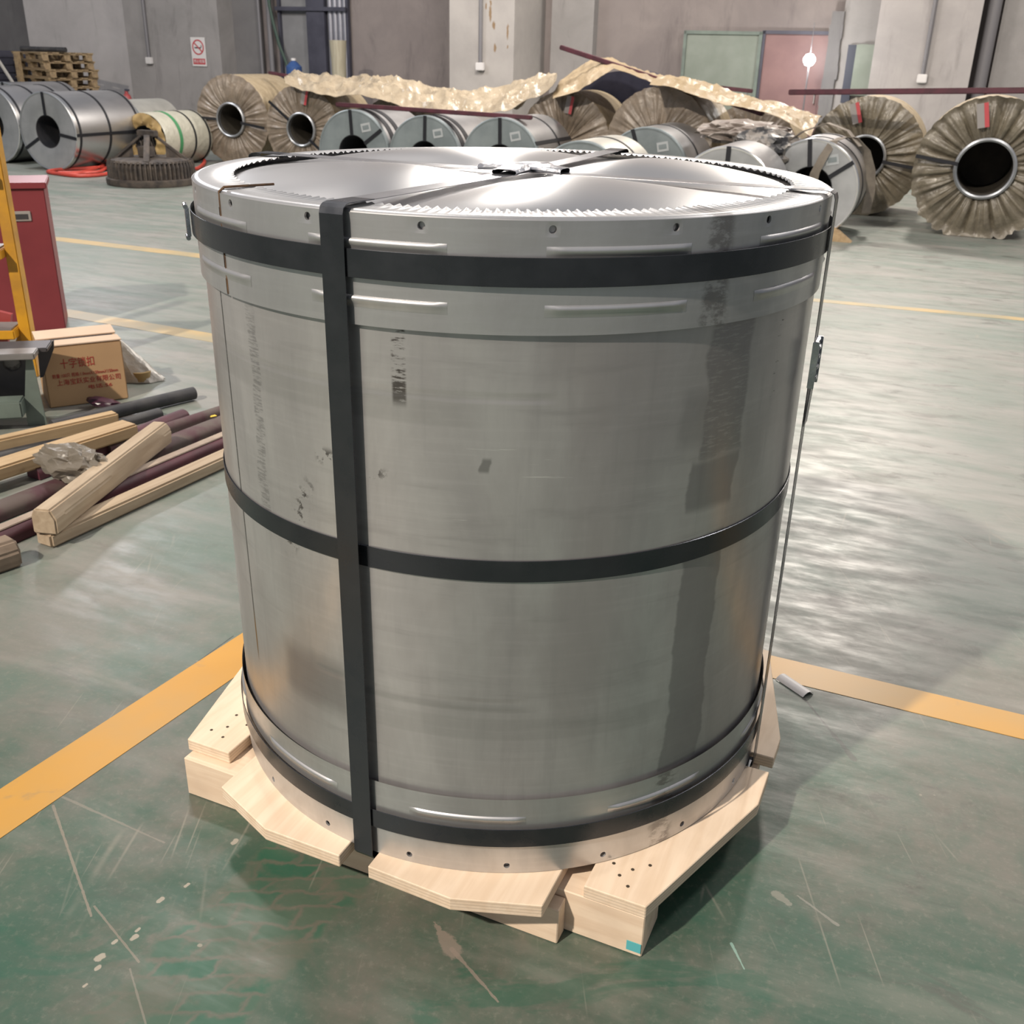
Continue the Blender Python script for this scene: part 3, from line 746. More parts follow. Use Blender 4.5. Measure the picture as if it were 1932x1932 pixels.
# seal on the right-hand band
o, a, d, n = vb[2]
c = d*.613+Vector((0, 0, Z(1.035)))
R = Matrix((n, Vector((0, 0, 1)), d)).transposed()
sl = G(); sl.box(c+d*.002, (.050, .088, .006), R); 
seal = sl.build('seal', SEAL, o, bevel=.0015)
for s in (-1, 1):
    G().box(c+d*.003+n*s*.0245, (.004, .088, .012), R).build('seal_fold', SEAL, seal, bevel=.001)
    G().box(c+d*.006+Vector((0, 0, s*.018)), (.030, .010, .006), R).build('seal_notch', SEAL, seal, bevel=.001) if False else None
g = G()
for zz in (-.028, -.008, .012, .03): g.box(c+d*.0065+Vector((0, 0, zz)), (.020, .008, .006), R)
g.build('seal_crimps', SEAL, o, bevel=.0015)
g = G(); g.beam(c+d*.001+Vector((0, 0, -.12)), c+d*.004+Vector((0, 0, -.03)), .040, .0015, d); g.build('band_tail', STRAP, o)
# seal at the left end of the top band
aS = rad(-160.5); dS = Vector((math.cos(aS), math.sin(aS), 0)); nS = Vector((-math.sin(aS), math.cos(aS), 0))
R = Matrix((nS, Vector((0, 0, 1)), dS)).transposed(); c = dS*.6135+Vector((0, 0, Z(1.2575)))
seal2 = G().box(c+dS*.001, (.034, .052, .007), R).build('seal', SEAL, top_band, bevel=.0015)
for q in (-1, 1): G().tube([c+dS*.003-nS*.017+Vector((0, 0, q*.027)), c+dS*.003+nS*.017+Vector((0, 0, q*.027))], .0042, 8).build('seal_roll', SEAL, seal2, True)

# cross-shaped buckle where the bands meet on top
bk = G(); zc = Z(1.3425)
ctr = Vector((XC.x, XC.y, zc))
def arm(A, L, curl):
    a = rad(A); d = Vector((math.cos(a), math.sin(a), 0)); n = Vector((-math.sin(a), math.cos(a), 0)); g = G()
    prof = [(-.020, -.001), (-.027, .000), (-.030, .004), (-.027, .0085), (-.016, .0105)] if curl else [(-.022, 0)]
    prof = prof + [(-x, z) for x, z in prof[::-1]]
    vs = []
    for q, l in enumerate((.0, .02, .045, L)):
        for x, z in prof: vs.append(ctr+d*l+n*x*(1-.12*(q == 3))+Vector((0, 0, z*(0.4+.6*min(1, q))-.003*(q == 3))))
    m = len(prof); g.add(vs, [(i*m+k, (i+1)*m+k, (i+1)*m+k+1, i*m+k+1) for i in range(3) for k in range(m-1)])
    return g
buckle = G().prism([(ctr.x+.036*math.cos(rad(SA[0]+45*k))*(1 if k % 2 else .9), ctr.y+.036*math.sin(rad(SA[0]+45*k))*(1 if k % 2 else .9)) for k in range(8)], zc-.001, zc+.003).build('cross_buckle', SEAL, coil, bevel=.001)
for A in (SA[0], SA[0]+180, SA[1], SA[1]+180): arm(A, .085, True).build('buckle_arm', SEAL, buckle, True, thick=.0012, ang=35)

# ---------------------------------------------------------------- pallet
PA = rad(-23.5)
pal = thing('wooden_pallet', 'pale new pine pallet with octagonal boards under the large steel coil', 'pallet', (CX, CY, 0), PA)
def board(poly, name='deck_board', z0=.1, z1=DECK-.0008, mat=PINE):
    return G().prism(poly, z0, z1).build(name, mat, pal, bevel=.0015, bseg=1)
A_ = [(-.556, -.480), (-.442, -.480), (-.442, -.035), (-.648, -.035), (-.648, -.13)]
B_ = [(-.385, -.576), (-.226, -.640), (-.053, -.640), (-.053, .640), (-.226, .640), (-.385, .576)]
C_ = [(.011, -.640), (.189, -.644), (.349, -.588), (.349, .588), (.189, .640), (.011, .640)]
D_ = [(.400, -.509), (.521, -.509), (.650, -.138), (.650, -.022), (.400, -.022)]
E_ = [(.400, .030), (.650, .030), (.650, .110), (.552, .480), (.400, .480)]
F_ = [(-.648, .035), (-.442, .035), (-.442, .480), (-.556, .480), (-.648, .13)]
bA, bB, bC, bD, bE, bF = [board(p) for p in (A_, B_, C_, D_, E_, F_)]
def rbox(p0, p1, q0, q1, z0, z1, name, mat=PINE_X):
    return G().box(((p0+p1)/2, (q0+q1)/2, (z0+z1)/2), (p1-p0, q1-q0, z1-z0)).build(name, mat, pal, bevel=.002, bseg=1)
rbox(-.548, .521, -.507, -.400, 0.001, .0995, 'runner'); rbox(-.62, .62, -.055, .055, 0.001, .0995, 'runner'); rbox(-.548, .521, .400, .507, 0.001, .0995, 'runner')
rbox(-.30, .366, -.546, -.509, 0.001, .085, 'front_batten')
def nails(parent, pts):
    for x, y in pts: G().lathe([(0, .1296), (.0036, .1296), (.0036, .1285)], 8, c=(x, y, 0)).build('nail_hole', NAILHOLE, parent)
nails(bA, [(-.530, -.43), (-.505, -.405), (-.49, -.44), (-.47, -.38), (-.515, -.36)])
nails(bD, [(.432, -.43), (.452, -.455), (.470, -.43), (.475, -.475), (.497, -.405)])
G().box((.505, -.5082, .022), (.028, .0012, .022)).build('teal_paint_mark', TEAL, pal)

# ================================================================== COILS OF THE STORE
def place_coil(px, pytop, v):
    p = onv(px, pytop, v); return uof(p), p.z/2
def on_face(g, R, a, r0, r1, w, y, name, mat, parent):
    d = Vector((math.cos(a), 0, math.sin(a))); n = Vector((-math.sin(a), 0, math.cos(a)))
    g = G(); g.beam(Vector((0, y, R))+d*r0, Vector((0, y, R))+d*r1, w, .008, (0, 1, 0)); return g.build(name, mat, parent)
def galv_coil(px, top, v, L, label, bore=.42, face=None, shell=None, hoops=(.08, .5, .92), fstraps=(90, 0, 210), wide=False, axials=(0,), yawd=0, sticker=True, R=None, x_is_edge=False, hoopw=.035):
    u, Rz = place_coil(px, top, v); R = R or Rz
    e = thing('steel_coil', label, 'steel coil', W(u, v), YAW+rad(yawd), 'galvanised coils lying in the store row')
    r0 = R*bore; face = face or GALV_FACE; shell = shell or GALV
    b = R*.012+.004
    C = (0, 0, R)
    G().lathe([(R*.985, .004), (R-.001, b), (R, .03), (R, L-.03), (R-.002, L), (r0, L)], 72, axis='Y', c=C).build('shell', shell, e, True)
    G().lathe([(r0, .0), (r0+.01, -.003), (R*.955, -.003), (R*.96, .001), (R*.985, .004)], 72, axis='Y', c=C).build('end_disc', face, e, True)
    G().lathe([(R*.955, -.006), (R*.985, -.008), (R+.003, .002), (R+.004, .05), (R+.001, .052)], 72, axis='Y', c=C).build('rim_guard', GALV_RIM if face is not GALV_FACE else GALV_FACE, e, True)
    G().lathe([(r0, -.004), (r0-.006, .0), (r0-.008, L-.01), (0, L-.01)], 48, axis='Y', c=C).build('bore', BORE, e, True)
    for h in hoops:
        hw = .09 if wide else hoopw
        G().lathe([(R+.001, h*L-hw/2), (R+.006, h*L-hw/2), (R+.006, h*L+hw/2), (R+.001, h*L+hw/2)], 72, axis='Y', c=C).build('band', STRAPB, e)
    for a in fstraps: on_face(None, R, rad(a), r0-.005, R, .04, -.008, 'band', STRAPB, e)
    for a in axials:
        d = Vector((math.cos(rad(a)), 0, math.sin(rad(a))))
        G().beam(Vector((0, 0, R))+d*(R+.006), Vector((0, L, R))+d*(R+.006), .04, .006, d).build('band', STRAPB, e)
    if sticker:
        d = Vector((math.cos(rad(58)), 0, math.sin(rad(58))))
        st = G().box(Vector((0, -.006, R))+d*(R*.72), (R*.26, .003, R*.20), Matrix.Rotation(rad(-12), 3, 'Y')).build('label_sticker', simple('pale_sticker', (.36, .38, .39), None, rough=.5), e)
        G().box(Vector((0, -.0085, R))+d*(R*.72), (R*.18, .002, R*.10), Matrix.Rotation(rad(-12), 3, 'Y')).build('printed_block', GALV_FACE, st)
    return e, R

def kraft_coil(px, top, v, L, label, face=None, bore=.36, seed=0, straps=(), tagA=None, skirt=.0, depth=.05, yawd=0, R=None, hub=True, group='kraft wrapped coils in the back row', pleat=1.0):
    u, Rz = place_coil(px, top, v); R = R or Rz
    e = thing('wrapped_coil', label, 'wrapped coil', W(u, v), YAW+rad(yawd), group)
    r0 = R*bore; C = Vector((0, 0, R)); face = face or KRAFT_FACE
    G().lathe([(R*.97, 0), (R*.995, .02), (R, .06), (R, L-.05), (R*.98, L), (r0, L)], 72, axis='Y', c=C).build('shell', KRAFT_BODY, e, True)
    rnd = random.Random(seed); ph = [rnd.random()*6.28 for _ in range(6)]
    def f(uu, vv):
        a = 2*math.pi*uu
        pl = (math.sin(23*a+ph[0]+1.5*math.sin(3*a+ph[3]))*.5+math.sin(41*a+ph[1])*.35+math.sin(67*a+ph[2])*.25 + nz(math.cos(a)*5, math.sin(a)*5, seed)*.8)
        r = r0+(R*1.005-r0)*vv
        if vv > .95:
            r += R*.012*pl
            if skirt: r += skirt*R*max(0, -math.sin(a))*(.6+.4*pl)
        k = math.sin(math.pi*min(1, vv*1.05))
        y = -depth*k*.6 - .020*pleat*pl*(.35+.65*k) - .02*nz(math.cos(a)*r*7, math.sin(a)*r*7, seed+3.3)
        if vv > .95: y = .0 - (.03 if skirt else 0)
        z = R+r*math.sin(a)
        if z < .004: z = .004
        return Vector((r*math.cos(a), y, z))
    G().grid(f, 260, 12, True).build('pleated_wrapper', face, e, True, ang=75)
    if hub:
        G().lathe([(r0*1.10, -.02), (r0*1.09, -.055), (r0*1.02, -.065), (r0*.96, -.055), (r0*.95, .0)], 56, axis='Y', c=C).build('hub_ring', HUB, e, True)
    G().lathe([(r0*.955, -.04), (r0*.95, L-.02), (0, L-.02)], 48, axis='Y', c=C).build('bore', simple('brown_bore', (.045, .038, .030), (.07, .06, .045), 4, .7), e, True)  # closed at the back and coloured dark to stand for the inner shade
    for a in straps:
        on_face(None, R, rad(a), r0*.96, R*1.0, .035, -depth-.045, 'band', STRAPB, e)
    if tagA is not None:
        d = Vector((math.cos(rad(tagA)), 0, math.sin(rad(tagA)))); Rm = Matrix.Rotation(-rad(tagA-90), 3, 'Y')
        t1 = G().box(C+d*R*.76+Vector((0, -depth-.03, 0)), (R*.16, .004, R*.34), Rm).build('paper_tag', simple('white_tag', (.27, .25, .24), None, rough=.5), e)
        n = Vector((-d.z, 0, d.x))
        G().box(C+d*R*.76-n*R*.05+Vector((0, -depth-.034, 0)), (R*.06, .004, R*.34), Rm).build('red_stripe', SIGN_RED, t1)
    return e, R

ROW = 10.75
galv_coil(-25, 178, ROW+.2, 1.0, 'bright galvanised coil cut by the picture edge beside the coil with three face bands', face=GALV_FACE_LIGHT, sticker=False, fstraps=(90, 210), axials=(0,), R=.50)
galv_coil(8, 176, ROW+1.45, 1.1, 'galvanised coil lying half hidden behind the coil with three face bands', face=GALV_FACE_LIGHT, sticker=False, R=.50, hoops=(.9,), axials=())
galv_coil(79, 173, ROW-.1, 1.22, 'bright galvanised coil with three bands crossing its hollow face', face=GALV_FACE_LIGHT, hoops=(.06, .5, .96), fstraps=(90, -8, 208), axials=(-3,), sticker=False)
galv_coil(222, 188, ROW+1.9, .9, 'plain whitish coil behind the torn cream-wrapped coil', shell=GALV_PALE, hoops=(), fstraps=(), axials=(), sticker=False)
galv_coil(664, 207, ROW, 1.0, 'blue-grey faced coil with a green and yellow tagged wide band', wide=True, hoops=(.16, .34), fstraps=(93, 35))
galv_coil(800, 218, ROW, 1.0, 'blue-grey faced coil with two wide dark bands and one upright face band', wide=True, hoops=(.12, .28), fstraps=(88,))
galv_coil(945, 222, ROW, 1.1, 'blue-grey faced coil with one thin band around its pale body', hoops=(.62,), fstraps=(91,), axials=(28,))
galv_coil(1098, 266, 9.0, 1.0, 'small pale coil lying low between two larger blue-grey coils', shell=GALV_PALE, hoops=(.6,), fstraps=(), axials=(), sticker=False)
galv_coil(1222, 240, ROW-.1, 1.15, 'blue-grey faced coil with a yellowed band of wrap beside the crumpled dark sheets', hoops=(.45,), fstraps=(110,), axials=())
galv_coil(1376, 276, 9.3, .85, 'small white-faced coil under the crumpled dark sheets', face=GALV_FACE_LIGHT, shell=GALV, hoops=(), fstraps=(90,), axials=(), sticker=False)
cs, Rs = galv_coil(1540, 262, 10.35, 1.05, 'white-faced galvanised coil draped with a lifting sling, set on a wooden wedge', face=GALV_FACE_LIGHT, hoops=(.30, .8), fstraps=(97, 36), axials=(), bore=.46)
# sling over that coil
sl = thing('lifting_sling', 'tan woven lifting sling draped over the white-faced coil', 'sling', cs.location, YAW)
SLM = simple('tan_webbing', (.22, .19, .155), (.17, .145, .12), 12, .85)
def ribbon(pts, w, axis, mat, name, parent, thick=.006):
    g = G(); P = [Vector(p) for p in pts]; ax = Vector(axis).normalized()
    g.add([q for p in P for q in (p-ax*w/2, p+ax*w/2)], [(2*i, 2*i+1, 2*i+3, 2*i+2) for i in range(len(P)-1)])
    return g.build(name, mat, parent, True, thick=thick, ang=60)
pts = [(.02, -.03, Rs*1.0), (.04, -.06, Rs*1.35), (.10, -.05, Rs*1.7), (.16, .02, Rs*1.98), (.22, .15, Rs*2.04), (.30, .30, Rs*2.02), (.42, .45, Rs*1.75), (.49, .52, Rs*1.35), (.515, .56, Rs*.9), (.50, .58, Rs*.45)]
ribbon(pts, .09, (.9, .4, .1), SLM, 'webbing', sl)
pts = [(-.30, .10, Rs*1.86), (-.15, .16, Rs*2.12), (.06, .22, Rs*2.30), (.25, .27, Rs*2.16), (.38, .30, Rs*1.86)]
ribbon(pts, .10, (.2, 1, 0), SLM, 'webbing', sl)
wd = thing('wooden_wedge', 'small yellowish wooden wedge chocking the white-faced coil', 'wedge', cs.matrix_basis @ Vector((.24, -.06, 0)), YAW)
G().add([(-.02, 0, 0), (.22, 0, 0), (.04, 0, .13), (-.02, .12, 0), (.22, .12, 0), (.04, .12, .13)], [(0, 1, 2), (5, 4, 3), (0, 3, 4, 1), (1, 4, 5, 2), (2, 5, 3, 0)]).build('block', PLANK, wd)

KR = 12.3
kraft_coil(431, 140, KR+.5, 1.05, 'kraft wrapped coil with a ribbed pale-brown body left of its neighbour', seed=1, straps=(-8, 178), tagA=None, bore=.36, yawd=2)
kraft_coil(566, 160, KR+.1, 1.05, 'kraft wrapped coil with a red and white tag beside the loose shiny paper', seed=2, straps=(142, -38), tagA=76, yawd=3)
kraft_coil(745, 180, KR+.35, 1.05, 'kraft wrapped coil peeping out under the loose shiny paper', seed=3, hub=False, bore=.05)
0 and kraft_coil(955, 178, KR+.3, 1.05, 'kraft wrapped coil hidden behind the maroon batten under the shiny paper', seed=9, hub=False, bore=.05)
kraft_coil(1068, 172, KR+.05, 1.05, 'kraft wrapped coil with a red tag under the left side of the paper tent', seed=4, tagA=80, hub=False, bore=.05)
kraft_coil(1250, 163, KR-.2, 1.0, 'large kraft wrapped coil under the right slope of the paper tent', seed=5, hub=False, bore=.05, pleat=.6, yawd=-3)
kraft_coil(1424, 193, 13.2, 1.05, 'smooth kraft wrapped coil behind the crumpled dark sheets', seed=6, hub=False, bore=.05, pleat=.45)
kraft_coil(1648, 182, 12.36, .95, 'olive wrapped coil with a red tag behind the coil with the sling', face=KRAFT_OLIVE, seed=7, straps=(-8,), tagA=108, bore=.35, depth=.07, pleat=1.3)
kraft_coil(1886, 182, 11.35, 1.0, 'olive wrapped coil with a flared pleated skirt and dark open bore', face=KRAFT_OLIVE, seed=8, straps=(172,), tagA=103, bore=.40, skirt=.10, depth=.08, pleat=1.7)
# added dark mass standing for the shade seen through the tent
u, R = place_coil(1172, 134, KR+1.2)
e = thing('gap_shade_mass', 'added dark mass standing for the shade in the gap below the paper tent', 'shade filler', W(u, KR+1.2), YAW)
def nf(uu, vv):
    a = 2*math.pi*uu; r = R*(1+.03*nz(math.cos(a)*3, math.sin(a)*3, vv*4)); return Vector((r*1.05*math.cos(a), vv*1.0, max(.003, R+r*math.sin(a))))
g = G(); g.grid(nf, 60, 8, True); n0 = len(g.v); g.f.append(tuple(range((0), 60*8, 8))[::-1])
g.build('shade_shell', NAVY, e, True)

# torn cream wrapped coil
u, R = place_coil(268, 212, ROW+1.0)
tc = thing('torn_coil', 'cream film wrapped coil with a torn open end and a green band', 'wrapped coil', W(u, ROW+1.0), YAW)
L = 1.0; C = (0, 0, R)
G().lathe([(R*.97, .02), (R, .06), (R*1.0, L*.5), (R, L), (R*.4, L)], 64, axis='Y', c=C).build('shell', CREAM_WRAP, tc, True)
def tf(uu, vv):
    a = 2*math.pi*uu; r = R*(.52+.46*vv)+.03*R*nz(math.cos(a)*6, math.sin(a)*6, 5)*vv; return Vector((r*math.cos(a), -.03*math.sin(math.pi*vv)+.05*nz(math.cos(a)*4, math.sin(a)*4, vv*3), max(.004, R+r*math.sin(a))))
G().grid(tf, 90, 6, True).build('torn_end', TAN_PAPER, tc, True)
G().lathe([(R*.53, -.02), (R*.52, L)], 40, axis='Y', c=C).build('bore', DARK, tc, True)
G().lathe([(R+.002, .30), (R+.006, .30), (R+.006, .36), (R+.002, .36)], 64, axis='Y', c=C).build('green_band', simple('green_band', (.05, .22, .09), None, rough=.5), tc)
for y in (.62, .93): G().lathe([(R+.002, y), (R+.006, y), (R+.006, y+.035), (R+.002, y+.035)], 64, axis='Y', c=C).build('band', STRAPB, tc)

# ---------------------------------------------------------------- loose paper, battens
def poly_at(pts, t):
    L = [0]
    for a, b in zip(pts, pts[1:]): L.append(L[-1]+(b-a).length)
    s = t*L[-1]
    for i in range(len(pts)-1):
        if s <= L[i+1]+1e-9: return pts[i].lerp(pts[i+1], (s-L[i])/max(1e-9, L[i+1]-L[i]))
    return pts[-1]
def sheet(name, label, upper, lower, v_up, v_lo, mat, amp=.05, seed=0, nu=110, nv=16, freq=3.0):
    U = [onv(x, y, v_up) for x, y in upper]; Lw = [onv(x, y, v_lo) for x, y in lower]
    base = Lw[len(Lw)//2].copy()
    e = thing(name, label, 'paper sheet', base)
    def f(u, v):
        a, b = poly_at(U, u), poly_at(Lw, u); p = a.lerp(b, v)
        q = Vector((p.x*freq, p.y*freq, p.z*freq+seed))
        k = .5-abs(noise.noise(q))*2 + .7*(.5-abs(noise.noise(q*2.2))*2) + .22*(.5-abs(noise.noise(q*5.3))*2)
        edge = min(1, min(v, 1-v)*6+.25)
        p = p + Vector((0, 0, amp*k*edge + .03*math.sin(math.pi*v))) + VA*(-amp*.7*noise.noise(q*1.7+Vector((9, 2, 4))))
        return p
    G().grid(f, nu, nv).build('sheet', mat, e, True, off=base, thick=.003, ang=22)
    return e
sheet('kraft_paper_sheet', 'long crumpled shiny kraft sheet lying along the tops of the wrapped coils',
      [(539, 147), (560, 140), (603, 139), (654, 146), (744, 148), (806, 160), (860, 173), (925, 168), (980, 159), (1016, 147), (1050, 146)],
      [(538, 158), (570, 172), (603, 179), (640, 181), (680, 181), (708, 187), (762, 203), (835, 213), (907, 213), (954, 210), (985, 193), (1016, 182), (1049, 155)],
      KR+.85, KR-.12, KRAFT_SHINY, .10, 1, 170, 24, 1.9)
sheet('kraft_paper_sheet', 'kraft sheet propped into a peaked tent over a sloping maroon batten',
      [(1044, 178), (1056, 152), (1085, 132), (1115, 111), (1131, 108), (1158, 113), (1185, 124), (1225, 139), (1265, 150)],
      [(1043, 186), (1062, 180), (1091, 172), (1125, 150), (1158, 129), (1190, 140), (1228, 154), (1265, 163)],
      KR+.9, KR-.3, KRAFT_SHEET, .035, 2, 90)
sheet('kraft_paper_sheet', 'torn kraft sheet sloping down from the paper tent towards the olive wrapped coil',
      [(1250, 147), (1300, 149), (1340, 158), (1400, 180), (1460, 197), (1500, 206), (1551, 221)],
      [(1226, 160), (1262, 163), (1320, 184), (1380, 200), (1440, 208), (1490, 232), (1530, 257)],
      KR+.5, KR-.75, KRAFT_SHEET, .045, 3, 90)
def batten(label, a, b, va, vb, w=.07, h=.05, mat=None):
    p, q = onv(*a, va), onv(*b, vb); e = thing('maroon_batten', label, 'batten', p)
    G().beam(p, q, w, h).build('bar', mat or MAROON, e, off=p, bevel=.008)
    return e
batten('long maroon batten lying across the tops of the two olive wrapped coils', (1490, 174), (2010, 170), 11.75, 11.2, .09, .055)
batten('maroon batten lying along the tops of the blue-grey faced coils', (636, 197), (1003, 222), ROW+.18, ROW+.18, .08, .045)
batten('sloping maroon batten holding up the peak of the paper tent', (1058, 89), (1440, 215), KR+.35, KR-.2, .07, .05)
batten('short level maroon batten against the grey-green door', (1345, 164), (1420, 172), KR+2.6, KR+2.6, .07, .05)
batten('maroon batten end sticking out from under the shiny kraft sheet', (508, 137), (560, 146), KR+1.0, KR+1.0, .07, .04)

# crumpled dark sheets on the little coil
def blob(name, label, cat, centre, size, seed, mat, amp=.35, parts='sheet', freq=2.2, sub=4):
    e = thing(name, label, cat, (centre.x, centre.y, centre.z-size[2]))
    bm = bmesh.new(); bmesh.ops.create_icosphere(bm, subdivisions=sub, radius=1)
    for v in bm.verts:
        p = v.co.copy(); k = 1+amp*(.5-abs(noise.noise(p*freq+Vector((seed, 0, 0))))*2)+amp*.5*(.5-abs(noise.noise(p*freq*2.6+Vector((seed, 5, 0))))*2)
        v.co = Vector((p.x*size[0]*k, p.y*size[1]*k, max(-size[2], p.z*size[2]*k)+size[2]))
    me = bpy.data.meshes.new(parts); bm.to_mesh(me); bm.free(); me.materials.append(mat)
    me.polygons.foreach_set('use_smooth', [True]*len(me.polygons)); me.set_sharp_from_angle(angle=rad(25))
    o = link(bpy.data.objects.new(parts, me)); o.parent = e; o.rotation_euler = (0, 0, YAW)
    return e
BW = NT('black_and_cream_film'); v = BW.coord(); m = BW.ramp(BW.voronoi(v, 9, 'F1', 'Distance'), .25, .55)
BW.bump(BW.noise(v, 18, 4), .4, .02); BWM = BW.fin(BW.mix(BW.ramp(BW.noise(v, 6, 4), .48, .56), (.022, .022, .024), (.20, .18, .16)), .4, 0, .6)
p = onv(1440, 282, ROW-.2); blob('crumpled_film', 'heap of crumpled black and cream film beside the small white-faced coil', 'plastic film', p, (.36, .32, .20), 3, BWM, .2, freq=1.8)
p = onv(1405, 250, ROW+.05); blob('crumpled_sheet', 'crumpled brown wrapping sheet thrown over the small white-faced coil', 'wrapping sheet', p, (.44, .32, .11), 8, simple('brown_grey_film', (.20, .165, .145), (.34, .30, .27), 6, .4), .3)

# ================================================================== LEFT BACKGROUND
# stack of old pallets
def pallet_proto(loc, rz, label):
    e = thing('old_pallet', label, 'pallet', loc, rz, 'old pallets stacked by the wall')
    for k in range(5): G().box((0, -.44+.22*k, .128), (1.1, .13, .022)).build('top_board', PALLET_OLD, e)
    for k in range(3): G().box((-.47+.47*k, 0, .106), (.12, 1.0, .022)).build('cross_board', PALLET_OLD, e)
    for i in range(3):
        for j in range(3): G().box((-.47+.47*i, -.42+.42*j, .058), (.13, .12, .075)).build('block', PALLET_OLD, e)
    for k in range(3): G().box((0, -.42+.42*k, .010), (1.1, .11, .020)).build('bottom_board', PALLET_OLD, e)
    return e
pc = onv(108, 130, 15.6); base = Vector((pc.x, pc.y, 0))
STK = 'old slatted wooden pallet in the stack against the whitish wall panel'
pp = pallet_proto(base, YAW-rad(16), STK)
pals = [pp]
for k in range(1, 10):
    c = copy_tree(pp); c.location = base+Vector((random.uniform(-.05, .05), random.uniform(-.04, .04), .1405*k)); c.rotation_euler = (0, 0, YAW-rad(16)+random.uniform(-.05, .05))
    pals.append(c)
ORD = ['tenth', 'ninth', 'eighth', 'seventh', 'sixth', 'fifth', 'fourth', 'third', 'second']
for k, c in enumerate(pals[:-1]): c['label'] = 'old slatted pallet by the whitish wall panel, %s from the top of its stack' % ORD[k]
pals[-1]['label'] = 'topmost old slatted pallet, with the dark round bar on it'
top = base+Vector((0, 0, 1.4055))
e = thing('dark_bar', 'dark round bar lying on top of the pallet stack', 'bar', top)
G().tube([(-.48, -.30, .045), (.42, -.50, .045)], .043, 12).build('bar', BLACK_RUBBER, e, True)
# dark sheets and a prop left of the pallets
p = onv(5, 130, 15.4); e = thing('sheet_stack', 'stack of dark blue steel sheets left of the pallet stack', 'steel sheets', (p.x, p.y, 0), YAW)
for k in range(11): G().box((-.55+.03*nz(k*2.2), .02*nz(k), .065+.128*k), (1.5, 1.0, .124)).build('steel_sheet', DARK_STEEL, e, bevel=.01)
p = onv(36, 130, 15.0); e = thing('wooden_prop', 'upright brown timber prop between the dark sheets and the pallets', 'timber', (p.x, p.y, 0), YAW)
G().box((0, 0, .70), (.08, .08, 1.4)).build('post', PALLET_OLD, e)
a, b = onv(-4, 112, 14.4), onv(29, 163, 14.4); d = (b-a).normalized(); b2 = b + d*(b.z/(-d.z))
e = thing('leaning_stick', 'pale stick leaning in front of the dark steel sheets', 'stick', b2); G().beam(a-d*.4, b2, .045, .03).build('stick', simple('pale_stick', (.38, .36, .33), None, rough=.7), e, off=b2)
# fire extinguisher
p = onv(240, 187, 15.2); e = thing('fire_extinguisher', 'red fire extinguisher by the wall behind the cream-wrapped coil', 'fire extinguisher', (p.x, p.y, 0), YAW)
hz = onv(240, 170, 15.2).z
st = G().box((0, 0, (hz-.42)/2), (.34, .3, hz-.42)).build('stand', DARK_STEEL, e, bevel=.01)
G().lathe([(0, hz-.42), (.075, hz-.42), (.08, hz-.40), (.08, hz-.14), (.06, hz-.08), (.03, hz-.06), (.03, hz-.02), (0, hz-.02)], 20).build('cylinder', RED_DULL, e, True)
G().box((.02, 0, hz), (.10, .03, .035)).build('handle', DARK_STEEL, e, bevel=.005)
# things in front of the steel framed opening
p = onv(555, 135, 16.6); e = thing('blue_jug', 'blue plastic jug with a white cap in front of the steel framed opening', 'jug', (p.x, p.y, 0), YAW)
z = onv(555, 112, 16.6).z
G().box((.2, .1, (z-.36)/2), (1.5, .5, z-.36)).build('bench', DARK_STEEL, e, bevel=.01)
G().lathe([(0, z-.36), (.13, z-.36), (.14, z-.34), (.14, z-.12), (.06, z-.04), (.04, z-.03), (.04, z), (0, z)], 20).build('jug_body', BLUE, e, True)
G().lathe([(.045, z-.02), (.045, z+.02), (0, z+.02)], 14).build('cap', WHITE, e, True)
p = onv(637, 76, 16.3); q = onv(640, 140, 16.3)
e = thing('upright_paper_roll', 'kraft paper roll standing on end before the corrugated sheet', 'paper roll', (q.x, q.y, 0), YAW)
G().lathe([(.10, 0), (.115, p.z*.4), (.125, p.z*.8), (.145, p.z), (.13, p.z), (.09, p.z*.6)], 22).build('roll', simple('pale_roll_paper', (.36, .33, .25), (.29, .26, .19), 4, .7, 0, .2, 12, (6, 6, .6)), e, True)

# lifting magnet
p = (onz(203, 345)+onz(365, 350))/2; rm = (onz(203, 345)-onz(365, 350)).length/2
mg = thing('lifting_magnet', 'rusty round lifting magnet with a ribbed rim and bolted frame', 'lifting magnet', (p.x, p.y+.1, 0), YAW)
G().lathe([(0, .004), (rm, .004), (rm*1.01, .02), (rm*1.01, .075), (rm*.97, .085), (0, .085)], 64).build('base_plate', RUST_IRON, mg, True, ang=30)
g = G(); NR = 56
def rf(uu, vv):
    a = 2*math.pi*uu; k = math.sin(NR*a); r = rm*(.93+.035*(1 if k > 0 else -1)*min(1, abs(k)*2)); z = .085+.20*vv
    if vv > .9: r -= .02
    return Vector((r*math.cos(a), r*math.sin(a), z+.01*nz(math.cos(a)*9, math.sin(a)*9)))
g.grid(rf, NR*8, 4, True); g.build('ribbed_rim', RUST_IRON, mg)
G().lathe([(rm*.93, .27), (rm*.7, .305), (0, .315)], 48).build('top_plate', RUST_IRON, mg, True)
for k in range(4):
    a = rad(35+90*k); d = Vector((math.cos(a), math.sin(a), 0))
    G().beam(d*rm*.80+Vector((0, 0, .28)), d*rm*.14+Vector((0, 0, .56)), .07, .03).build('frame_arm', RUST_IRON, mg, bevel=.005)
    G().add([tuple(d*rm*.78+Vector((0, 0, .29))), tuple(d*rm*.36+Vector((0, 0, .30))), tuple(d*rm*.36+Vector((0, 0, .46)))], [(0, 1, 2)]).build('gusset_plate', RUST_IRON, mg, thick=.02)
G().box((0, 0, .58), (.26, .10, .07)).build('lifting_lug', RUST_IRON, mg, bevel=.01)
G().box((.04, -.10, .38), (.16, .14, .12)).build('terminal_box', RUST_IRON, mg, bevel=.01)
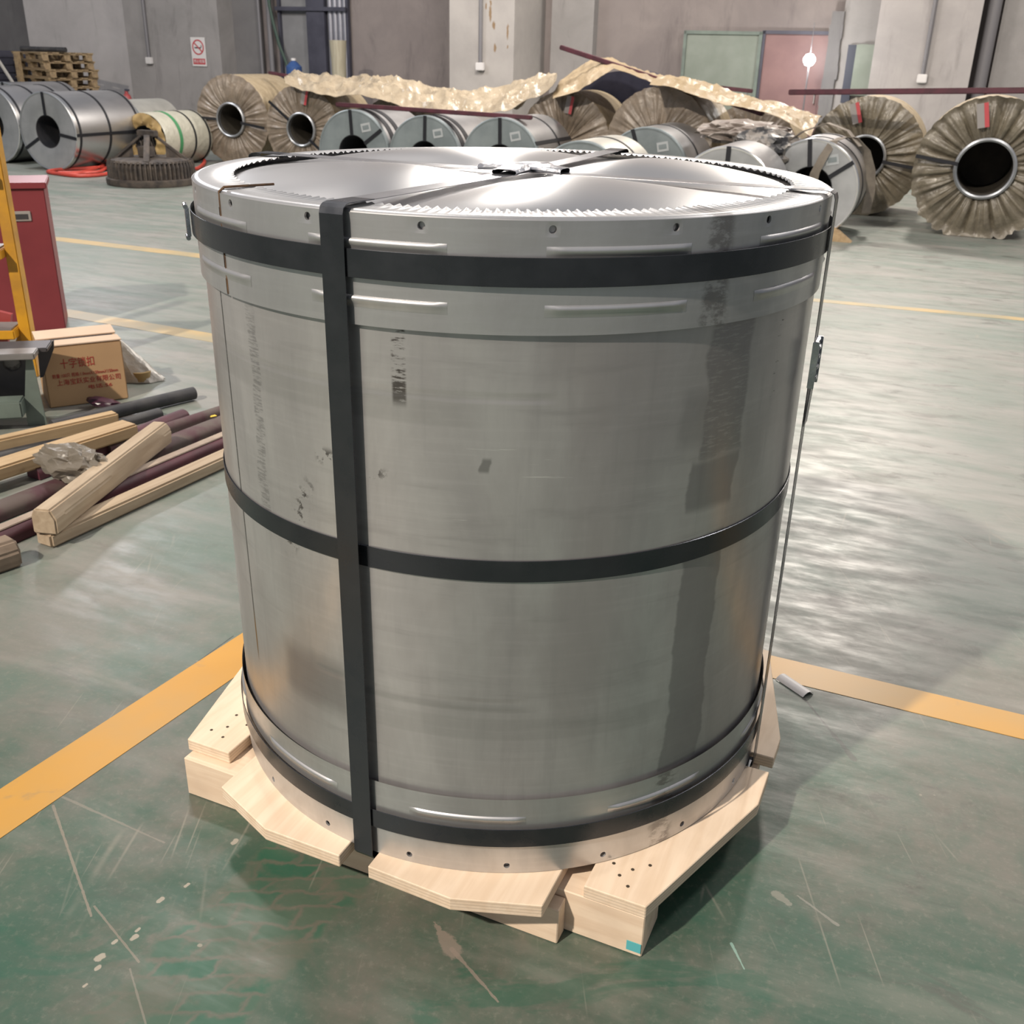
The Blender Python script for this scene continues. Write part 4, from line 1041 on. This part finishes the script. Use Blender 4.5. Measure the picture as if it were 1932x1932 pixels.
for k in range(3):
    pts = [Vector((-.10+.035*math.cos(t)+k*.06, -.05+.02*k, .44+.06*math.sin(t))) for t in [2*math.pi*i/12 for i in range(12)]]
    G().tube(pts, .012, 6, True).build('shackle_ring', RUST_IRON, mg, True)
# red hoses on the floor
def hose(label, pts, r=.022):
    P = [onz(x, y, r+.001) for x, y in pts]; n = len(P)
    out = []
    for i in range(n):
        for t in (0, .33, .66):
            p0, p1, p2, p3 = P[i-1], P[i], P[(i+1) % n], P[(i+2) % n]
            out.append(.5*((2*p1)+(p2-p0)*t+(2*p0-5*p1+4*p2-p3)*t*t+(3*p1-p0-3*p2+p3)*t**3))
    e = thing('red_hose', label, 'hose', P[0]); G().tube(out, r, 8, True).build('hose', RED_CABLE, e, True, off=P[0])
    return e
hose('loop of red hose lying wide on the floor beside the bright galvanised coil', [(90, 324), (112, 328), (150, 332), (196, 329), (208, 322), (190, 316), (150, 318), (110, 320)])
hose('small slack loop of red hose touching the rusty lifting magnet', [(160, 326), (190, 323), (206, 312), (200, 310), (180, 318), (150, 325), (110, 326), (130, 329)], .02)
hose('dark red hose loop on the floor right of the lifting magnet', [(352, 316), (372, 318), (386, 306), (380, 297), (362, 300), (350, 308)], .024)

# work lamp in front of the maroon door
p = onv(1527, 113, VW-1.0)
lm = thing('work_lamp', 'lit white work lamp on a thin stand before the maroon door', 'lamp', (p.x, p.y, 0), YAW)
EM = NT('lamp_glow'); EM.b.inputs['Emission Color'].default_value = (1, .98, .95, 1); EM.b.inputs['Emission Strength'].default_value = 150; EMM = EM.fin((1, 1, 1), .4)
G().lathe([(0, -.085), (.05, -.072), (.085, -.02), (.085, .02), (.05, .072), (0, .085)], 24, c=(0, 0, p.z)).build('bulb', EMM, lm, True)
G().tube([(0, .03, 0), (0, .03, p.z-.06)], .012, 8).build('stand_pole', CONDUIT, lm, True)
G().tube([(0, .03, p.z+.08), (0, .03, p.z+.5)], .006, 6).build('lamp_cord', CONDUIT, lm, True)
for k in range(3):
    a = 2*math.pi*k/3; G().tube([(0, .03, .35), (.25*math.cos(a), .03+.25*math.sin(a), .012)], .01, 6).build('leg', CONDUIT, lm, True)

# ================================================================== LEFT FOREGROUND
# carton
cf0, cf1 = onz(95, 771), onz(243, 752)
cd = (cf1-cf0); cw = cd.length; ca = math.atan2(cd.y, cd.x)
ct = thing('carton', 'brown cardboard carton with red Chinese lettering and a slit open top', 'box', cf0+cd*.5, ca)
CH_, CD_ = .285, .26
G().box((0, CD_/2, CH_/2), (cw, CD_, CH_-.002)).build('carton_body', CARTON, ct, bevel=.004)
G().box((0, .055, CH_+.003), (cw+.004, .112, .005), Matrix.Rotation(rad(-2), 3, 'X')).build('top_flap', CARTON_TOP, ct)
G().box((0, CD_-.058, CH_+.010), (cw+.004, .116, .005), Matrix.Rotation(rad(6), 3, 'X')).build('top_flap', CARTON_TOP, ct)
G().box((.02, .122, CH_+.0012), (cw*.80, .022, .002)).build('slit', DARK, ct)
def print_text(s, size, x, z, wfit, name):
    t = text_mesh(s, size, name, INK, ct, .0003, 0); t.rotation_euler = (rad(90), 0, 0)
    xs = [v.co.x for v in t.data.vertices]; w = max(xs)-min(xs); t.scale = (wfit/w, 1, 1); t.location = (x, -.0012, z)
print_text('十字锁扣', .050, -.028, CH_*.70, cw*.42, 'printed_title')
print_text('数量:100只 规格:1.0mmX150mmX150mm', .021, .0, CH_*.515, cw*.82, 'printed_size')
print_text('上海宝跃实业有限公司', .030, .012, CH_*.40, cw*.80, 'printed_company')
print_text('电话:56', .022, .055, CH_*.28, cw*.30, 'printed_phone')
# clear bag with tape rolls behind the carton
pb = onz(246, 722); 
bag = thing('plastic_bag', 'clear crumpled plastic bag with brown tape rolls behind the carton', 'bag', pb+Vector((.02, .06, 0)))
def bf(u, v):
    a = 2*math.pi*u; r = .13*(1-v*.75)*(1+.25*nz(math.cos(a)*3, math.sin(a)*3, v*3)); return Vector((r*math.cos(a)-.10*v, r*.6*math.sin(a), .004+.20*v))
G().grid(bf, 40, 10, True).build('film', FILM_CLEAR, bag, True, ang=30)
for k in range(2): G().lathe([(.030, .006), (.048, .006), (.048, .05), (.030, .05), (.030, .006)], 24, c=(.03-.05*k, -.03+.03*k, .004)).build('tape_roll', TAN_PAPER, bag, True)

# red cabinet
rc = onz(125, 622); 
cab = thing('red_cabinet', 'dark red steel cabinet with a recessed pull handle behind the yellow ladder', 'cabinet', (rc.x, rc.y, 0), rad(21))
HC = .80
G().box((-.30, .18, HC/2), (.60, .36, HC)).build('case', RED_PAINT, cab, bevel=.004)
G().box((-.30, .18, HC+.018), (.63, .39, .034)).build('lid', RED_PAINT, cab, bevel=.004)
G().box((-.145, -.004, HC-.145), (.115, .008, .055)).build('handle_plate', simple('pale_handle', (.42, .39, .37), None, rough=.4, metal=.4), cab, bevel=.003)
G().box((-.145, -.009, HC-.147), (.085, .003, .028)).build('handle_recess', GUNMETAL, cab)
# yellow ladder
yl = onz(66, 708)
lad = thing('yellow_ladder', 'chipped yellow steel step ladder in front of the red cabinet', 'ladder', yl, rad(8))
G().box((0, 0, .75), (.055, .07, 1.5)).build('post', YELLOW_PAINT, lad, bevel=.004)
G().box((-.52, 0, .75), (.055, .07, 1.5)).build('post', YELLOW_PAINT, lad, bevel=.004)
G().box((-.10, .08, .93), (.03, .05, 1.1)).build('inner_rail', YELLOW_PAINT, lad, bevel=.003) if False else None
for z in (.235, .62, 1.0): 
    st = G().box((-.26, -.03, z), (.465, .16, .045)).build('step', YELLOW_PAINT, lad, bevel=.004)
    G().box((-.26, -.03, z+.026), (.44, .15, .008)).build('tread_plate', STEEL_TOP, st)
G().beam((-.03, .02, .20), (-.13, .02, .02), .04, .02, (0, 1, 0)).build('brace', YELLOW_PAINT, lad)
G().beam((-.12, .10, .30), (-.20, .10, .02), .06, .03, (0, 1, 0)).build('red_brace', RED_DULL, lad)
# grey-green steel stand
gs = onz(80, 800)
std = thing('steel_stand', 'grey-green welded steel stand with a worn top plate beside the carton', 'steel stand', (gs.x, gs.y, 0), rad(14))
HS = .325
G().box((-.40, -.02, HS), (.86, .10, .028)).build('top_plate', STEEL_TOP, std, bevel=.004)
G().box((-.40, .10, HS), (.93, .14, .020)).build('back_flange', GUNMETAL, std, bevel=.004)
G().add([(.0, .17, HS-.005), (.072, .17, HS+.008), (.066, .17, HS-.03), (.005, .17, HS-.155), (-.01, .17, HS-.16)], [(0, 1, 2, 3, 4)]).build('end_gusset', GUNMETAL, std, thick=.012)
G().add([(-.015, -.02, HS-.015), (.008, -.02, HS-.015), (.022, -.02, 0.002), (-.055, -.02, 0.002), (-.055, -.02, .09)], [(0, 1, 2, 3, 4)]).build('upright_plate', GREEN_STEEL, std, thick=.012)
G().box((-.44, .16, HS/2), (.82, .012, HS-.03)).build('back_plate', GUNMETAL, std)
G().lathe([(.035, -.006), (.035, .006), (.0, .006)], 24, axis='Y', c=(-.115, .148, HS-.085)).build('lightening_hole', STEEL_TOP, std, True)
G().box((-.45, -.05, .10), (.80, .10, .075)).build('cross_beam', GREEN_STEEL, std, bevel=.006)
G().box((-.78, .05, HS/2), (.05, .2, HS-.03)).build('far_upright', GREEN_STEEL, std)

# timbers, battens and pipes on the floor
def lay(name, label, cat, p0, p1, w, h, mat, z0, z1, bev=.008, group=None, part='bar', twist=0.0, rough_edges=0.0):
    """a bar lying with its underside at heights z0, z1 and its upper centre line through two picture points"""
    a, b = onz(*p0, z0+h), onz(*p1, z1+h); a.z -= h/2; b.z -= h/2
    d = (b-a); L = d.length; ang = math.atan2(d.y, d.x)
    e = thing(name, label, cat, Vector((a.x, a.y, z0)), ang-math.pi/2, group)
    g = G(); slope = (b.z-a.z)/L; n = 14; vs = []
    prof = [(-w/2, -h/2), (w/2, -h/2), (w/2, h/2), (-w/2, h/2)]
    if rough_edges: prof = [(-w/2, -h/2), (w/2*.96, -h/2), (w/2, h*.12), (w/2*.62, h/2), (-w/2*.70, h/2), (-w/2, h*.2)]
    m = len(prof)
    for i in range(n+1):
        t = i/n
        for k, (x, z) in enumerate(prof):
            j = rough_edges*nz(t*4, k*3.7, len(label))
            vs.append((x+j, t*L, z+h/2+slope*t*L+j*.6))
    g.add(vs, [(i*m+k, i*m+(k+1) % m, (i+1)*m+(k+1) % m, (i+1)*m+k) for i in range(n) for k in range(m)] + [tuple(range(m-1, -1, -1)), tuple(n*m+k for k in range(m))])
    g.build(part, mat, e, True, bev, ang=28); return e
lay('timber_plank', 'long sawn plank lying on the green floor beneath the knotted square beam', 'plank', (80, 1006), (470, 832), .075, .050, TIMBER, .002, .002)
lay('timber_beam', 'thick knotted square timber beam with waney edges lying across the battens', 'beam', (78, 962), (302, 795), .088, .090, TIMBER, .053, .056, .006, rough_edges=.006)
lay('timber_plank', 'broad yellowed plank lying behind the crumpled film', 'plank', (-60, 890), (246, 795), .10, .055, PLANK, .045, .045)
lay('timber_plank', 'narrow yellowed plank along the foot of the steel stand', 'plank', (-60, 838), (218, 776), .06, .08, PLANK, .003, .003)
lay('timber_beam', 'grey weathered beam end at the picture edge beside the long plank', 'beam', (-90, 1048), (22, 1012), .10, .09, wood('grey_timber', (.26, .20, .15), (.18, .135, .10), 1, .8), .002, .002, rough_edges=.005)
def dome_batten(label, p0, p1, w, h, mat, z=.003, top=None):
    a, b = onz(*p0, z+h), onz(*p1, z+h); a.z = b.z = z
    d = b-a; L = d.length; e = thing('rubber_batten', label, 'batten', a, math.atan2(d.y, d.x)-math.pi/2)
    prof = [(-w/2, 0), (w/2, 0)]+[(w/2*math.cos(t), h*.45+h*.55*math.sin(t)) for t in [math.pi*k/8 for k in range(9)]]
    m = len(prof); g = G(); g.add([(x, y, zz) for y in (0, L) for x, zz in prof], [(k, (k+1) % m, m+(k+1) % m, m+k) for k in range(m)]+[tuple(range(m-1, -1, -1)), tuple(m+k for k in range(m))])
    g.build('bar', mat, e, True, ang=50)
    if top: G().box((0, L/2, h-.001), (w*.5, L*.98, .006)).build('dusty_top', top, e, bevel=.002)
    return e
DUSTY = simple('tan_dust', (.36, .29, .23), (.28, .22, .18), 12, .85)
dome_batten('bright maroon rubber batten with a dusty tan top beside the long plank', (-40, 1012), (470, 798), .085, .055, MAROON, top=DUSTY)
dome_batten('dusty maroon rubber batten with a yellow sticker behind the tan-topped one', (-40, 962), (430, 782), .10, .05, MAROON_DUST)
dome_batten('maroon rubber batten ending beside the far end of the knotted beam', (60, 880), (346, 772), .07, .05, MAROON)
dome_batten('dark maroon rubber batten running on behind the big coil', (200, 835), (440, 758), .055, .045, MAROON_DUST)
dome_batten('black rubber batten lying at the foot of the steel stand', (-40, 862), (300, 770), .06, .035, BLACK_RUBBER)
a, b = onz(205, 779, .035), onz(366, 741, .035); a.z = b.z = .034
e = thing('black_pipe', 'black round pipe end pointing at the big coil past the carton', 'pipe', a)
G().tube([a+(a-b)*.6, b], .030, 16).build('pipe', BLACK_RUBBER, e, True, off=a); 
G().tube([b+(b-a).normalized()*.0006, b+(b-a).normalized()*.001], .024, 16).build('pipe_mouth', DARK, e, off=a)
p = onz(397, 787, .058); e = thing('yellow_sticker', 'scrap of bright yellow paper stuck on a maroon batten', 'paper scrap', p, rad(30))
G().add([(0, 0, 0), (.030, .004, .001), (.026, .026, 0), (.004, .016, .001)], [(0, 1, 2, 3)]).build('scrap', simple('bright_yellow', (.75, .50, .02), None, rough=.5), e, thick=.001)
p = onz(128, 893, .10); blob('crumpled_plastic', 'crumpled dirty plastic film lying against the knotted timber beam', 'plastic film', p+Vector((0, .05, .02)), (.155, .07, .065), 5, FILM, .3, 'film', 1.6)
p = onz(205, 765, .02); blob('purple_bag', 'limp dark purple plastic scrap at the foot of the carton', 'plastic scrap', p+Vector((-.02, -.005, .015)), (.09, .035, .024), 12, simple('dark_purple_film', (.045, .012, .028), (.03, .01, .02), 8, .35), .3, 'film', 2.4, 3)
# scrap of white paper by the pallet
p = onz(1499, 1293, .004); e = thing('paper_scrap', 'small curled white paper scrap on the floor near the yellow line', 'paper scrap', Vector((p.x, p.y, 0)), rad(-58))
G().grid(lambda u, v: Vector((-.05+.10*u, -.020+.040*v, .002+.010*math.sin(math.pi*v)**.8)), 8, 9).build('scrap', WHITE, e, True, thick=.001)
